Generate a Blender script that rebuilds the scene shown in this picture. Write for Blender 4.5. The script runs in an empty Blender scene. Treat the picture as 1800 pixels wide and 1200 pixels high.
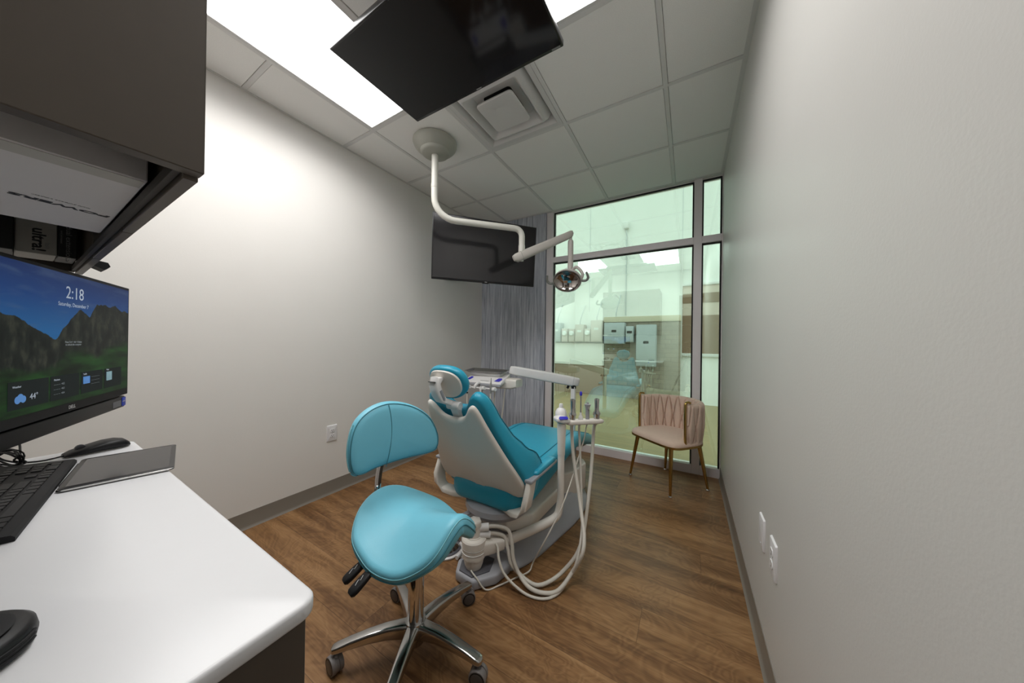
import bpy, bmesh, math, random
from mathutils import Vector, Matrix, noise
random.seed(7)
SC = bpy.context.scene
COL = SC.collection
PI = math.pi
V = Vector
ORG = {}          # world origin of every root

# ------------------------------------------------------------------ mesh builder
class MB:
    def __init__(self):
        self.bm = bmesh.new()
    def _merge(self, b):
        me = bpy.data.meshes.new('tmp'); b.to_mesh(me); b.free()
        self.bm.from_mesh(me); bpy.data.meshes.remove(me)
        return self
    def box(self, lo, hi, bev=0.0, seg=2, M=None):
        b = bmesh.new()
        lo, hi = V(lo), V(hi)
        bmesh.ops.create_cube(b, size=1)
        for v in b.verts:
            v.co = V([lo[i] + (v.co[i] + .5) * (hi[i] - lo[i]) for i in range(3)])
        if bev > 0:
            bmesh.ops.bevel(b, geom=b.edges[:], offset=bev, segments=seg, affect='EDGES', profile=.5)
        if M is not None:
            bmesh.ops.transform(b, matrix=M, verts=b.verts[:])
        return self._merge(b)
    def rings(self, rings, cap0=True, cap1=True, closed=False, close_ring=True):
        """rings: list of lists of points (same length); a length-1 ring is a pole"""
        bm = self.bm
        vs = [[bm.verts.new(p) for p in r] for r in rings]
        n = len(vs)
        def bridge(A, B):
            if len(A) == 1 and len(B) == 1: return
            m = max(len(A), len(B))
            rng = range(m if close_ring else m - 1)
            for i in rng:
                j = (i + 1) % m
                try:
                    if len(A) == 1: bm.faces.new((A[0], B[i], B[j]))
                    elif len(B) == 1: bm.faces.new((A[i], B[0], A[j]))
                    else: bm.faces.new((A[i], B[i], B[j], A[j]))
                except ValueError: pass
        for k in range(n - 1): bridge(vs[k], vs[k + 1])
        if closed: bridge(vs[-1], vs[0])
        else:
            if cap0 and len(vs[0]) > 2: bm.faces.new(vs[0])
            if cap1 and len(vs[-1]) > 2: bm.faces.new(vs[-1])
        return self
    def tube(self, pts, r, seg=12, smooth=0, closed=False, flat=1.0, up=None):
        pts = [V(p) for p in pts]
        if smooth: pts = spline(pts, smooth, closed)
        n = len(pts)
        rs = r if isinstance(r, (list, tuple)) else [r] * n
        if len(rs) != n:
            m = len(rs)
            rs = [rs[min(m - 2, int(i / (n - 1) * (m - 1)))] * (1 - (i / (n - 1) * (m - 1) - min(m - 2, int(i / (n - 1) * (m - 1))))) +
                  rs[min(m - 2, int(i / (n - 1) * (m - 1))) + 1] * (i / (n - 1) * (m - 1) - min(m - 2, int(i / (n - 1) * (m - 1)))) for i in range(n)]
        rings = []
        prev = None
        for i in range(n):
            if closed: t = pts[(i + 1) % n] - pts[i - 1]
            else: t = pts[min(i + 1, n - 1)] - pts[max(i - 1, 0)]
            t.normalize()
            if prev is None:
                a = V(up) if up else (V((0, 0, 1)) if abs(t.z) < .9 else V((1, 0, 0)))
            else: a = prev
            a = (a - t * a.dot(t)).normalized()
            prev = a
            b = t.cross(a)
            rings.append([pts[i] + (a * math.cos(k * 2 * PI / seg) * flat + b * math.sin(k * 2 * PI / seg)) * rs[i] for k in range(seg)])
        return self.rings(rings, closed=closed)
    def lathe(self, prof, c=(0, 0, 0), axis=(0, 0, 1), seg=32, sx=1.0, xdir=None):
        axis = V(axis).normalized(); c = V(c)
        a = V(xdir) if xdir else (V((1, 0, 0)) if abs(axis.x) < .9 else V((0, 1, 0)))
        a = (a - axis * a.dot(axis)).normalized(); b = axis.cross(a)
        rings = []
        for r, h in prof:
            if r < 1e-6: rings.append([c + axis * h])
            else: rings.append([c + axis * h + (a * math.cos(k * 2 * PI / seg) * sx + b * math.sin(k * 2 * PI / seg)) * r for k in range(seg)])
        return self.rings(rings)
    def pad(self, outline, prof, f, cen=None):
        """closed cushion: outline 2D, prof [(scale, w)], f(u,v,w)->3D"""
        cx, cy = cen if cen else (sum(p[0] for p in outline) / len(outline), sum(p[1] for p in outline) / len(outline))
        rings = []
        for s, w in prof:
            if s < 1e-6: rings.append([V(f(cx, cy, w))])
            else: rings.append([V(f(cx + (x - cx) * s, cy + (y - cy) * s, w)) for x, y in outline])
        return self.rings(rings)
    def prism(self, outline, o, u, v, w, depth, bev=0.0, seg=2):
        b = bmesh.new(); o, u, v, w = V(o), V(u), V(v), V(w)
        A = [b.verts.new(o + u * x + v * y) for x, y in outline]
        B = [b.verts.new(o + u * x + v * y + w * depth) for x, y in outline]
        n = len(A)
        b.faces.new(A); b.faces.new(B[::-1])
        for i in range(n): b.faces.new((A[i], B[i], B[(i + 1) % n], A[(i + 1) % n]))
        bmesh.ops.recalc_face_normals(b, faces=b.faces[:])
        if bev > 0:
            es = [e for e in b.edges if e.calc_face_angle(0) > math.radians(25)]
            bmesh.ops.bevel(b, geom=es, offset=bev, segments=seg, affect='EDGES', profile=.5)
        return self._merge(b)
    def quad(self, *pts):
        self.bm.faces.new([self.bm.verts.new(p) for p in pts]); return self

def spline(P, n, closed=False):
    out = []; m = len(P)
    rng = range(m if closed else m - 1)
    for i in rng:
        p0 = P[i - 1] if (i > 0 or closed) else P[0] * 2 - P[1]
        p1 = P[i]; p2 = P[(i + 1) % m]
        p3 = P[(i + 2) % m] if (closed or i + 2 < m) else P[m - 1] * 2 - P[m - 2]
        for k in range(n):
            t = k / n
            out.append(.5 * ((2 * p1) + (p2 - p0) * t + (2 * p0 - 5 * p1 + 4 * p2 - p3) * t * t + (3 * p1 - p0 - 3 * p2 + p3) * t ** 3))
    if not closed: out.append(P[-1])
    return out
def spline2(P, n, closed=True):
    return [(p.x, p.y) for p in spline([V((a, b, 0)) for a, b in P], n, closed)]
def rrect(hw, hh, r, n=5, cx=0, cy=0):
    out = []
    for sx, sy, a0 in ((1, 1, 0), (-1, 1, 90), (-1, -1, 180), (1, -1, 270)):
        for k in range(n + 1):
            a = math.radians(a0 + 90 * k / n)
            out.append((cx + sx * (hw - r) + r * math.cos(a), cy + sy * (hh - r) + r * math.sin(a)))
    return out
def frame(o, ex, ey, ez):
    M = Matrix.Identity(4)
    for i, a in enumerate((ex, ey, ez)):
        a = V(a).normalized()
        for k in range(3): M[k][i] = a[k]
    M.translation = V(o)
    return M

# ------------------------------------------------------------------ objects
def tag(o, label=None, cat=None, group=None, kind=None):
    if label: o['label'] = label
    if cat: o['category'] = cat
    if group: o['group'] = group
    if kind: o['kind'] = kind
    return o
def thing(name, loc, label, cat, group=None):
    o = bpy.data.objects.new(name, None); COL.objects.link(o)
    o.location = loc; o.empty_display_size = .05
    ORG[o] = V(loc)
    return tag(o, label, cat, group)
def put(name, mb, mat, parent=None, label=None, sharp=38, kind=None, org=None):
    """link the builder's mesh (built in world coordinates) as ONE object"""
    bm = mb.bm
    bmesh.ops.remove_doubles(bm, verts=bm.verts[:], dist=1e-5)
    bmesh.ops.recalc_face_normals(bm, faces=bm.faces[:])
    o0 = ORG[parent] if parent else (V(org) if org else V((0, 0, 0)))
    for v in bm.verts: v.co -= o0
    me = bpy.data.meshes.new(name); bm.to_mesh(me); bm.free()
    me.polygons.foreach_set('use_smooth', [True] * len(me.polygons))
    me.set_sharp_from_angle(angle=math.radians(sharp))
    me.materials.append(mat)
    o = bpy.data.objects.new(name, me); COL.objects.link(o)
    if parent: o.parent = parent
    else: o.location = o0
    ORG[o] = o0
    return tag(o, label, kind=kind)
def solo(name, mb, mat, label, cat, group=None, org=None, sharp=38):
    o = put(name, mb, mat, org=org, sharp=sharp)
    return tag(o, label, cat, group)
def struct(name, mb, mat, parent=None, sharp=38):
    return put(name, mb, mat, parent, kind='structure', sharp=sharp)
def text(name, s, size, M, mat, parent, ext=0.0002, align='CENTER', bold=0, sx=1.0):
    cu = bpy.data.curves.new('txt', 'FONT'); cu.body = s; cu.size = size; cu.extrude = ext
    cu.align_x = align; cu.align_y = 'CENTER'; cu.resolution_u = 3; cu.offset = bold
    t = bpy.data.objects.new('txt', cu); COL.objects.link(t)
    dg = bpy.context.evaluated_depsgraph_get(); dg.update()
    me = bpy.data.meshes.new_from_object(t.evaluated_get(dg))
    bpy.data.objects.remove(t); bpy.data.curves.remove(cu)
    b = bmesh.new(); b.from_mesh(me); bpy.data.meshes.remove(me)
    bmesh.ops.scale(b, vec=(sx, 1, 1), verts=b.verts[:])
    bmesh.ops.transform(b, matrix=M, verts=b.verts[:])
    m = MB(); m._merge(b)
    return put(name, m, mat, parent)

# ------------------------------------------------------------------ materials
def new_mat(name):
    m = bpy.data.materials.new(name); m.use_nodes = True
    nt = m.node_tree
    return m, nt, nt.nodes['Principled BSDF'], nt.nodes['Material Output']
def nd(nt, t, **kw):
    n = nt.nodes.new(t)
    for k, v in kw.items():
        if k.startswith('i_'):
            key = k[2:]; key = int(key) if key.isdigit() else key.replace('_', ' ')
            n.inputs[key].default_value = v
        else: setattr(n, k, v)
    return n
def mat(name, col, rough=.5, metal=0.0, noise_amt=.04, nscale=25, bump=0.0, bscale=200, coat=0.0, spec=.5, sheen=0.0, ior=1.45, trans=0.0):
    """principled with a faint procedural mottling and optional bump"""
    m, nt, P, out = new_mat(name)
    L = nt.links
    tc = nd(nt, 'ShaderNodeTexCoord')
    n = nd(nt, 'ShaderNodeTexNoise', i_Scale=nscale, i_Detail=3.0)
    L.new(tc.outputs['Object'], n.inputs['Vector'])
    mx = nd(nt, 'ShaderNodeMix', data_type='RGBA', blend_type='MIX')
    c = V(col[:3])
    mx.inputs[6].default_value = (*(c * (1 - noise_amt)), 1)
    mx.inputs[7].default_value = (*[min(1, x) for x in c * (1 + noise_amt)], 1)
    L.new(n.outputs['Fac'], mx.inputs[0])
    L.new(mx.outputs[2], P.inputs['Base Color'])
    P.inputs['Roughness'].default_value = rough
    P.inputs['Metallic'].default_value = metal
    P.inputs['Coat Weight'].default_value = coat
    P.inputs['Specular IOR Level'].default_value = spec
    P.inputs['Sheen Weight'].default_value = sheen
    P.inputs['IOR'].default_value = ior
    P.inputs['Transmission Weight'].default_value = trans
    if bump:
        b = nd(nt, 'ShaderNodeBump', i_Strength=bump, i_Distance=.002)
        n2 = nd(nt, 'ShaderNodeTexNoise', i_Scale=bscale, i_Detail=2.0)
        L.new(tc.outputs['Object'], n2.inputs['Vector'])
        L.new(n2.outputs['Fac'], b.inputs['Height']); L.new(b.outputs[0], P.inputs['Normal'])
    return m
def emit(name, col, s):
    m, nt, P, out = new_mat(name)
    P.inputs['Base Color'].default_value = (*[x * .5 for x in col], 1)
    P.inputs['Emission Color'].default_value = (*col, 1); P.inputs['Specular IOR Level'].default_value = .06
    P.inputs['Emission Strength'].default_value = s
    return m
def ramp(nt, stops, interp='LINEAR'):
    r = nd(nt, 'ShaderNodeValToRGB'); cr = r.color_ramp; cr.interpolation = interp
    while len(cr.elements) > 1: cr.elements.remove(cr.elements[-1])
    cr.elements[0].position = stops[0][0]; cr.elements[0].color = (*stops[0][1], 1)
    for p, c in stops[1:]:
        e = cr.elements.new(p); e.color = (*c, 1)
    return r

def m_floor():
    m, nt, P, out = new_mat('oak plank floor'); L = nt.links
    tc = nd(nt, 'ShaderNodeTexCoord')
    sp = nd(nt, 'ShaderNodeSeparateXYZ'); L.new(tc.outputs['Object'], sp.inputs[0])
    def mth(op, a, b=None, c=None):
        n = nd(nt, 'ShaderNodeMath', operation=op)
        for i, x in enumerate((a, b, c)):
            if x is None: continue
            if isinstance(x, (int, float)): n.inputs[i].default_value = x
            else: L.new(x, n.inputs[i])
        return n.outputs[0]
    W, LEN = .18, 1.22
    yr = mth('DIVIDE', sp.outputs['Y'], W); row = mth('FLOOR', yr); fy = mth('FRACT', yr)
    wn = nd(nt, 'ShaderNodeTexWhiteNoise', noise_dimensions='1D'); L.new(row, wn.inputs['W'])
    xr = mth('ADD', mth('DIVIDE', sp.outputs['X'], LEN), mth('MULTIPLY', wn.outputs['Value'], 7.3))
    col = mth('FLOOR', xr); fx = mth('FRACT', xr)
    pid = mth('ADD', mth('MULTIPLY', row, 13.7), mth('MULTIPLY', col, 3.17))
    wn2 = nd(nt, 'ShaderNodeTexWhiteNoise', noise_dimensions='1D'); L.new(pid, wn2.inputs['W'])
    # per plank shifted grain coordinates
    cb = nd(nt, 'ShaderNodeCombineXYZ')
    L.new(mth('ADD', sp.outputs['X'], mth('MULTIPLY', wn2.outputs['Value'], 37.0)), cb.inputs[0])
    L.new(mth('ADD', sp.outputs['Y'], mth('MULTIPLY', wn2.outputs['Value'], 11.0)), cb.inputs[1])
    L.new(pid, cb.inputs[2])
    mp = nd(nt, 'ShaderNodeMapping'); mp.inputs['Scale'].default_value = (1.3, 13, 1); L.new(cb.outputs[0], mp.inputs[0])
    n1 = nd(nt, 'ShaderNodeTexNoise', i_Scale=1.0, i_Detail=5.0, i_Roughness=.66, i_Distortion=.45); L.new(mp.outputs[0], n1.inputs['Vector'])
    mp2 = nd(nt, 'ShaderNodeMapping'); mp2.inputs['Scale'].default_value = (6, 190, 1); L.new(cb.outputs[0], mp2.inputs[0])
    n2 = nd(nt, 'ShaderNodeTexNoise', i_Scale=1.0, i_Detail=4.0, i_Roughness=.6, i_Distortion=.4); L.new(mp2.outputs[0], n2.inputs['Vector'])
    mp3 = nd(nt, 'ShaderNodeMapping'); mp3.inputs['Scale'].default_value = (3.0, 5.0, 1); L.new(cb.outputs[0], mp3.inputs[0])
    n3 = nd(nt, 'ShaderNodeTexNoise', i_Scale=1.0, i_Detail=2.0, i_Distortion=1.5); L.new(mp3.outputs[0], n3.inputs['Vector'])
    rings = mth('MULTIPLY', mth('ADD', mth('SINE', mth('MULTIPLY', n3.outputs['Fac'], 75.0)), 1.0), .5)
    g = mth('ADD', mth('MULTIPLY', n1.outputs['Fac'], .70), mth('ADD', mth('MULTIPLY', n2.outputs['Fac'], .24), mth('MULTIPLY', rings, .06)))
    g = mth('ADD', g, mth('MULTIPLY', mth('SUBTRACT', wn2.outputs['Value'], .5), .10))
    r = ramp(nt, [(.24, (.056, .025, .009)), (.42, (.156, .076, .030)), (.54, (.255, .134, .056)), (.74, (.40, .235, .11))])
    L.new(g, r.inputs[0])
    # knots
    vo = nd(nt, 'ShaderNodeTexVoronoi', i_Scale=1.0); mpk = nd(nt, 'ShaderNodeMapping'); mpk.inputs['Scale'].default_value = (1.3, 3.0, 1); L.new(cb.outputs[0], mpk.inputs[0]); L.new(mpk.outputs[0], vo.inputs['Vector'])
    kn = nd(nt, 'ShaderNodeMapRange'); kn.inputs[1].default_value = .015; kn.inputs[2].default_value = .10; kn.inputs[3].default_value = .45; kn.inputs[4].default_value = 1.0
    L.new(vo.outputs['Distance'], kn.inputs[0])
    mk = nd(nt, 'ShaderNodeMix', data_type='RGBA', blend_type='MULTIPLY'); mk.inputs[0].default_value = .8
    L.new(r.outputs[0], mk.inputs[6]); L.new(kn.outputs[0], mk.inputs[7])
    ey = mth('MINIMUM', fy, mth('SUBTRACT', 1.0, fy)); ex = mth('MINIMUM', fx, mth('SUBTRACT', 1.0, fx))
    seam = mth('MAXIMUM', mth('LESS_THAN', ey, .006), mth('LESS_THAN', ex, .0009))
    mx = nd(nt, 'ShaderNodeMix', data_type='RGBA', blend_type='MIX'); L.new(mth('MULTIPLY', seam, .55), mx.inputs[0])
    L.new(mk.outputs[2], mx.inputs[6]); mx.inputs[7].default_value = (.03, .014, .007, 1)
    L.new(mx.outputs[2], P.inputs['Base Color'])
    P.inputs['Roughness'].default_value = .42; P.inputs['Specular IOR Level'].default_value = .35
    b = nd(nt, 'ShaderNodeBump', i_Strength=.12, i_Distance=.001); L.new(n2.outputs['Fac'], b.inputs['Height']); L.new(b.outputs[0], P.inputs['Normal'])
    return m
def m_streak():
    m, nt, P, out = new_mat('blue grey streaked wallcovering'); L = nt.links
    tc = nd(nt, 'ShaderNodeTexCoord')
    facs = []
    for s in ((70, 70, 2.2), (210, 210, 5.0)):
        mp = nd(nt, 'ShaderNodeMapping'); mp.inputs['Scale'].default_value = s; L.new(tc.outputs['Object'], mp.inputs[0])
        n = nd(nt, 'ShaderNodeTexNoise', i_Scale=1.0, i_Detail=3.0, i_Roughness=.6, i_Distortion=.3); L.new(mp.outputs[0], n.inputs['Vector']); facs.append(n)
    a = nd(nt, 'ShaderNodeMix', data_type='FLOAT'); a.inputs[0].default_value = .45
    L.new(facs[0].outputs['Fac'], a.inputs[2]); L.new(facs[1].outputs['Fac'], a.inputs[3])
    r = ramp(nt, [(.33, (.20, .225, .285)), (.47, (.42, .45, .52)), (.56, (.56, .59, .65)), (.68, (.72, .73, .76))])
    L.new(a.outputs[0], r.inputs[0]); L.new(r.outputs[0], P.inputs['Base Color'])
    P.inputs['Roughness'].default_value = .6
    b = nd(nt, 'ShaderNodeBump', i_Strength=.3, i_Distance=.002); L.new(a.outputs[0], b.inputs['Height']); L.new(b.outputs[0], P.inputs['Normal'])
    return m
def m_tile():
    m, nt, P, out = new_mat('mineral ceiling tile'); L = nt.links
    tc = nd(nt, 'ShaderNodeTexCoord')
    n = nd(nt, 'ShaderNodeTexNoise', i_Scale=380.0, i_Detail=2.0); L.new(tc.outputs['Object'], n.inputs['Vector'])
    r = ramp(nt, [(.3, (.82, .81, .79)), (.6, (.90, .89, .87))]); L.new(n.outputs['Fac'], r.inputs[0]); L.new(r.outputs[0], P.inputs['Base Color'])
    P.inputs['Roughness'].default_value = .9; P.inputs['Specular IOR Level'].default_value = .1
    b = nd(nt, 'ShaderNodeBump', i_Strength=.35, i_Distance=.001); L.new(n.outputs['Fac'], b.inputs['Height']); L.new(b.outputs[0], P.inputs['Normal'])
    return m
def m_glass(refl, tint):
    """coated green glazing: part mirror, part clear green"""
    m, nt, P, out = new_mat('reflective green glazing'); L = nt.links
    nt.nodes.remove(P)
    g = nd(nt, 'ShaderNodeBsdfGlossy'); g.inputs['Roughness'].default_value = 0.0; g.inputs['Color'].default_value = (.80, 1.0, .92, 1)
    t = nd(nt, 'ShaderNodeBsdfTransparent'); t.inputs['Color'].default_value = (*tint, 1)
    fr = nd(nt, 'ShaderNodeFresnel', i_IOR=1.5)
    n = nd(nt, 'ShaderNodeTexNoise', i_Scale=1.5); tc = nd(nt, 'ShaderNodeTexCoord'); L.new(tc.outputs['Object'], n.inputs['Vector'])
    bp = nd(nt, 'ShaderNodeBump', i_Strength=.012, i_Distance=.01); L.new(n.outputs['Fac'], bp.inputs['Height']); L.new(bp.outputs[0], g.inputs['Normal'])
    a = nd(nt, 'ShaderNodeMath', operation='ADD', use_clamp=True); a.inputs[1].default_value = refl; L.new(fr.outputs[0], a.inputs[0])
    mx = nd(nt, 'ShaderNodeMixShader'); L.new(a.outputs[0], mx.inputs[0]); L.new(t.outputs[0], mx.inputs[1]); L.new(g.outputs[0], mx.inputs[2])
    L.new(mx.outputs[0], out.inputs['Surface'])
    return m
def m_screen():
    """lock-screen picture: blue sky, dark mountains, green meadow"""
    m, nt, P, out = new_mat('lit computer screen'); L = nt.links
    uv = nd(nt, 'ShaderNodeUVMap')
    sp = nd(nt, 'ShaderNodeSeparateXYZ'); L.new(uv.outputs[0], sp.inputs[0])
    def mth(op, a, b=None):
        n = nd(nt, 'ShaderNodeMath', operation=op)
        for i, x in enumerate((a, b)):
            if x is None: continue
            if isinstance(x, (int, float)): n.inputs[i].default_value = x
            else: L.new(x, n.inputs[i])
        return n.outputs[0]
    sky = ramp(nt, [(.55, (.02, .16, .42)), (.8, (.012, .07, .26)), (1.0, (.010, .035, .15))]); L.new(sp.outputs['Y'], sky.inputs[0])
    mpc = nd(nt, 'ShaderNodeMapping'); mpc.inputs['Scale'].default_value = (3, 9, 1); mpc.inputs['Rotation'].default_value = (0, 0, -.35); L.new(uv.outputs[0], mpc.inputs[0])
    cl = nd(nt, 'ShaderNodeTexNoise', i_Scale=1.6, i_Detail=5.0, i_Distortion=.6); L.new(mpc.outputs[0], cl.inputs['Vector'])
    clm = nd(nt, 'ShaderNodeMapRange'); clm.inputs[1].default_value = .5; clm.inputs[2].default_value = .8; clm.inputs[4].default_value = .55; L.new(cl.outputs['Fac'], clm.inputs[0])
    s2 = nd(nt, 'ShaderNodeMix', data_type='RGBA'); L.new(clm.outputs[0], s2.inputs[0]); L.new(sky.outputs[0], s2.inputs[6]); s2.inputs[7].default_value = (.10, .17, .30, 1)
    rk = nd(nt, 'ShaderNodeTexNoise', i_Scale=1.0, i_Detail=6.0, i_Roughness=.65); mpr = nd(nt, 'ShaderNodeMapping'); mpr.inputs['Scale'].default_value = (22, 7, 1); L.new(uv.outputs[0], mpr.inputs[0]); L.new(mpr.outputs[0], rk.inputs['Vector'])
    rock = ramp(nt, [(.3, (.002, .005, .005)), (.5, (.014, .020, .016)), (.7, (.060, .066, .046))]); L.new(rk.outputs['Fac'], rock.inputs[0])
    mpg = nd(nt, 'ShaderNodeMapping'); mpg.inputs['Scale'].default_value = (5, 14, 1); L.new(uv.outputs[0], mpg.inputs[0])
    gn = nd(nt, 'ShaderNodeTexNoise', i_Scale=1.0, i_Detail=4.0); L.new(mpg.outputs[0], gn.inputs['Vector'])
    grass = ramp(nt, [(.35, (.005, .014, .006)), (.55, (.012, .055, .012)), (.7, (.020, .095, .018))]); L.new(gn.outputs['Fac'], grass.inputs[0])
    # ridge line: a valley at u = .45 with jagged noise
    n1 = nd(nt, 'ShaderNodeTexNoise', i_Scale=9.0, i_Detail=4.0, noise_dimensions='1D'); L.new(sp.outputs['X'], n1.inputs['W'])
    rg = ramp(nt, [(0, (.70,) * 3), (.2, (.62,) * 3), (.38, (.50,) * 3), (.46, (.62,) * 3), (.55, (.74,) * 3), (.62, (.70,) * 3), (.68, (.80,) * 3), (.85, (.80,) * 3), (1, (.77,) * 3)]); L.new(sp.outputs['X'], rg.inputs[0])
    ridge = mth('ADD', rg.outputs[0], mth('MULTIPLY', mth('SUBTRACT', n1.outputs['Fac'], .5), .10))
    isky = mth('GREATER_THAN', sp.outputs['Y'], ridge)
    n2 = nd(nt, 'ShaderNodeTexNoise', i_Scale=4.0, i_Detail=3.0); L.new(uv.outputs[0], n2.inputs['Vector'])
    gl = ramp(nt, [(0, (.30,) * 3), (.3, (.29,) * 3), (.55, (.36,) * 3), (.8, (.42,) * 3), (1, (.46,) * 3)]); L.new(sp.outputs['X'], gl.inputs[0])
    ism = nd(nt, 'ShaderNodeMapRange'); ism.inputs[1].default_value = -.03; ism.inputs[2].default_value = .05
    L.new(mth('SUBTRACT', mth('ADD', gl.outputs[0], mth('MULTIPLY', mth('SUBTRACT', n2.outputs['Fac'], .5), .35)), sp.outputs['Y']), ism.inputs[0])
    a = nd(nt, 'ShaderNodeMix', data_type='RGBA'); L.new(ism.outputs[0], a.inputs[0]); L.new(rock.outputs[0], a.inputs[6]); L.new(grass.outputs[0], a.inputs[7])
    b = nd(nt, 'ShaderNodeMix', data_type='RGBA'); L.new(isky, b.inputs[0]); L.new(a.outputs[2], b.inputs[6]); L.new(s2.outputs[2], b.inputs[7])
    P.inputs['Base Color'].default_value = (.004, .004, .0045, 1); P.inputs['Roughness'].default_value = .4; P.inputs['Specular IOR Level'].default_value = .06
    L.new(b.outputs[2], P.inputs['Emission Color']); P.inputs['Emission Strength'].default_value = 0.42
    return m
def m_stone():
    m, nt, P, out = new_mat('stacked stone veneer'); L = nt.links
    tc = nd(nt, 'ShaderNodeTexCoord'); mp = nd(nt, 'ShaderNodeMapping'); mp.inputs['Rotation'].default_value = (PI / 2, 0, 0); L.new(tc.outputs['Object'], mp.inputs[0])
    br = nd(nt, 'ShaderNodeTexBrick', i_Scale=2.4); br.inputs['Color1'].default_value = (.33, .28, .225, 1); br.inputs['Color2'].default_value = (.27, .23, .19, 1); br.inputs['Mortar'].default_value = (.20, .17, .14, 1)
    br.inputs['Mortar Size'].default_value = .015; br.inputs['Row Height'].default_value = .22
    L.new(mp.outputs[0], br.inputs['Vector'])
    n = nd(nt, 'ShaderNodeTexNoise', i_Scale=14.0, i_Detail=4.0); L.new(tc.outputs['Object'], n.inputs['Vector'])
    mx = nd(nt, 'ShaderNodeMix', data_type='RGBA', blend_type='OVERLAY'); mx.inputs[0].default_value = .25; L.new(br.outputs[0], mx.inputs[6]); L.new(n.outputs['Fac'], mx.inputs[7])
    L.new(mx.outputs[2], P.inputs['Base Color']); P.inputs['Roughness'].default_value = .9
    return m

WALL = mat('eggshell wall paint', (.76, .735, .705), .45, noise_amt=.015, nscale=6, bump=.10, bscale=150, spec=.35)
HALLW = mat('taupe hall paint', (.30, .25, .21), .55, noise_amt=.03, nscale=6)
WALLR = mat('wall paint darkened for shade', (.60, .585, .56), .45, noise_amt=.015, nscale=6, bump=.12, bscale=150, spec=.35)  # the room's wall paint, darkened so the right wall's dimmer light sits in the colour
BROWN = mat('brown laminate', (.12, .075, .05), .35, noise_amt=.15, nscale=9)
FLOOR = m_floor(); STREAK = m_streak(); TILE = m_tile(); STONE = m_stone()
TEE = mat('white ceiling grid metal', (.70, .69, .68), .4, noise_amt=.01)
BASEB = mat('taupe vinyl base', (.22, .195, .165), .45, noise_amt=.03)
ALU = mat('anodised aluminium frame', (.80, .76, .775), .42, metal=.1, noise_amt=.02)
GASK = mat('black glazing gasket', (.012, .012, .012), .6)
GLASS = m_glass(.27, (.86, .97, .895))
LIGHTP = emit('lit diffuser', (.985, .985, 1.0), 2.2)
WHITEM = mat('white enamelled metal', (.66, .65, .64), .4, noise_amt=.01)
DARK = mat('dark duct interior', (.008, .008, .008), .8)
PLAS = mat('warm white plastic', (.74, .70, .64), .38, noise_amt=.015)
PLASW = mat('bright white plastic', (.74, .73, .72), .35, noise_amt=.015)
GREYP = mat('grey plastic', (.34, .345, .37), .4, noise_amt=.03)
DGREYP = mat('dark grey plastic', (.10, .10, .115), .4, noise_amt=.04)
CANOPY = mat('stone grey plastic', (.40, .40, .35), .4, noise_amt=.02)
LAMPW = mat('cream lamp enamel', (.70, .69, .63), .32, noise_amt=.01)
LAMPB = mat('beige lamp plastic', (.55, .52, .48), .42, noise_amt=.02)
HUB = mat('lamp handle grey', (.22, .22, .20), .5)
CHROME = mat('polished chrome', (.62, .62, .62), .07, metal=1.0, noise_amt=.01)
CASTG = mat('taupe caster plastic', (.17, .155, .15), .4)
CASTC = mat('dark caster cap', (.085, .078, .075), .3)
STEEL = mat('brushed steel', (.55, .54, .53), .25, metal=1.0, noise_amt=.05, nscale=60)
POL = mat('polished aluminium', (.50, .49, .48), .16, metal=1.0, noise_amt=.03)
REFL = mat('lamp reflector mirror', (.50, .46, .44), .05, metal=1.0, noise_amt=.01)
TEAL = mat('deep turquoise vinyl', (.018, .31, .455), .34, noise_amt=.03, bump=.15, bscale=700)
TEALD = mat('turquoise seam', (.020, .20, .285), .5)
AQUA = mat('light aqua vinyl', (.17, .515, .65), .36, noise_amt=.02, bump=.18, bscale=800)
AQUAD = mat('aqua stitching', (.22, .55, .62), .6)
AQUAS = mat('dark aqua seam', (.05, .22, .28), .6)  # darker aqua of the seams and piping
BLACKP = mat('black plastic', (.008, .008, .009), .42, noise_amt=.1, spec=.28)
BLACKM = mat('matt black plastic', (.011, .011, .012), .6, noise_amt=.1, spec=.22)
KEYM = mat('charcoal key caps', (.014, .014, .015), .5, noise_amt=.1, spec=.25)
TVS = mat('glossy dark screen', (.0075, .0075, .009), .08, noise_amt=.02, spec=.5)
TVSM = mat('semi gloss dark screen', (.02, .019, .021), .12, noise_amt=.02, spec=.6)
TVB = mat('black television bezel', (.012, .011, .012), .3)
WTOP = mat('white solid surface worktop', (.64, .64, .655), .28, noise_amt=.01, spec=.45)
CAB = mat('dark taupe cabinet laminate', (.074, .059, .046), .42, noise_amt=.06, nscale=30)
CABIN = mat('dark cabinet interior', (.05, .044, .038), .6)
CARD = mat('white carton board', (.62, .60, .60), .5, noise_amt=.02)
CARDG = mat('light grey carton board', (.42, .41, .38), .55, noise_amt=.02)
CARDB = mat('black printed carton', (.018, .018, .018), .5)
INK = mat('black ink', (.01, .01, .012), .6)
INKG = mat('grey ink', (.25, .25, .25), .6)
GOLD = mat('brushed gold metal', (.50, .33, .105), .24, metal=1.0, noise_amt=.05)
BLUSH = mat('blush velvet', (.68, .52, .42), .8, noise_amt=.07, nscale=40, bump=.2, bscale=900, sheen=.25)
HOLE = mat('painted woven gap shade', (.10, .055, .04), .9)
OUTW = mat('white outlet plastic', (.74, .73, .74), .35, noise_amt=.01)
SLOT = mat('outlet slot dark', (.02, .02, .02), .5)
BLUEP = mat('royal blue membrane', (.035, .03, .48), .4, noise_amt=.1)
HOSE = mat('cream silicone hose', (.60, .565, .50), .45, noise_amt=.02)
SCREEN = m_screen()
LETT = emit('pale screen lettering', (.55, .62, .72), .30)
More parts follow.
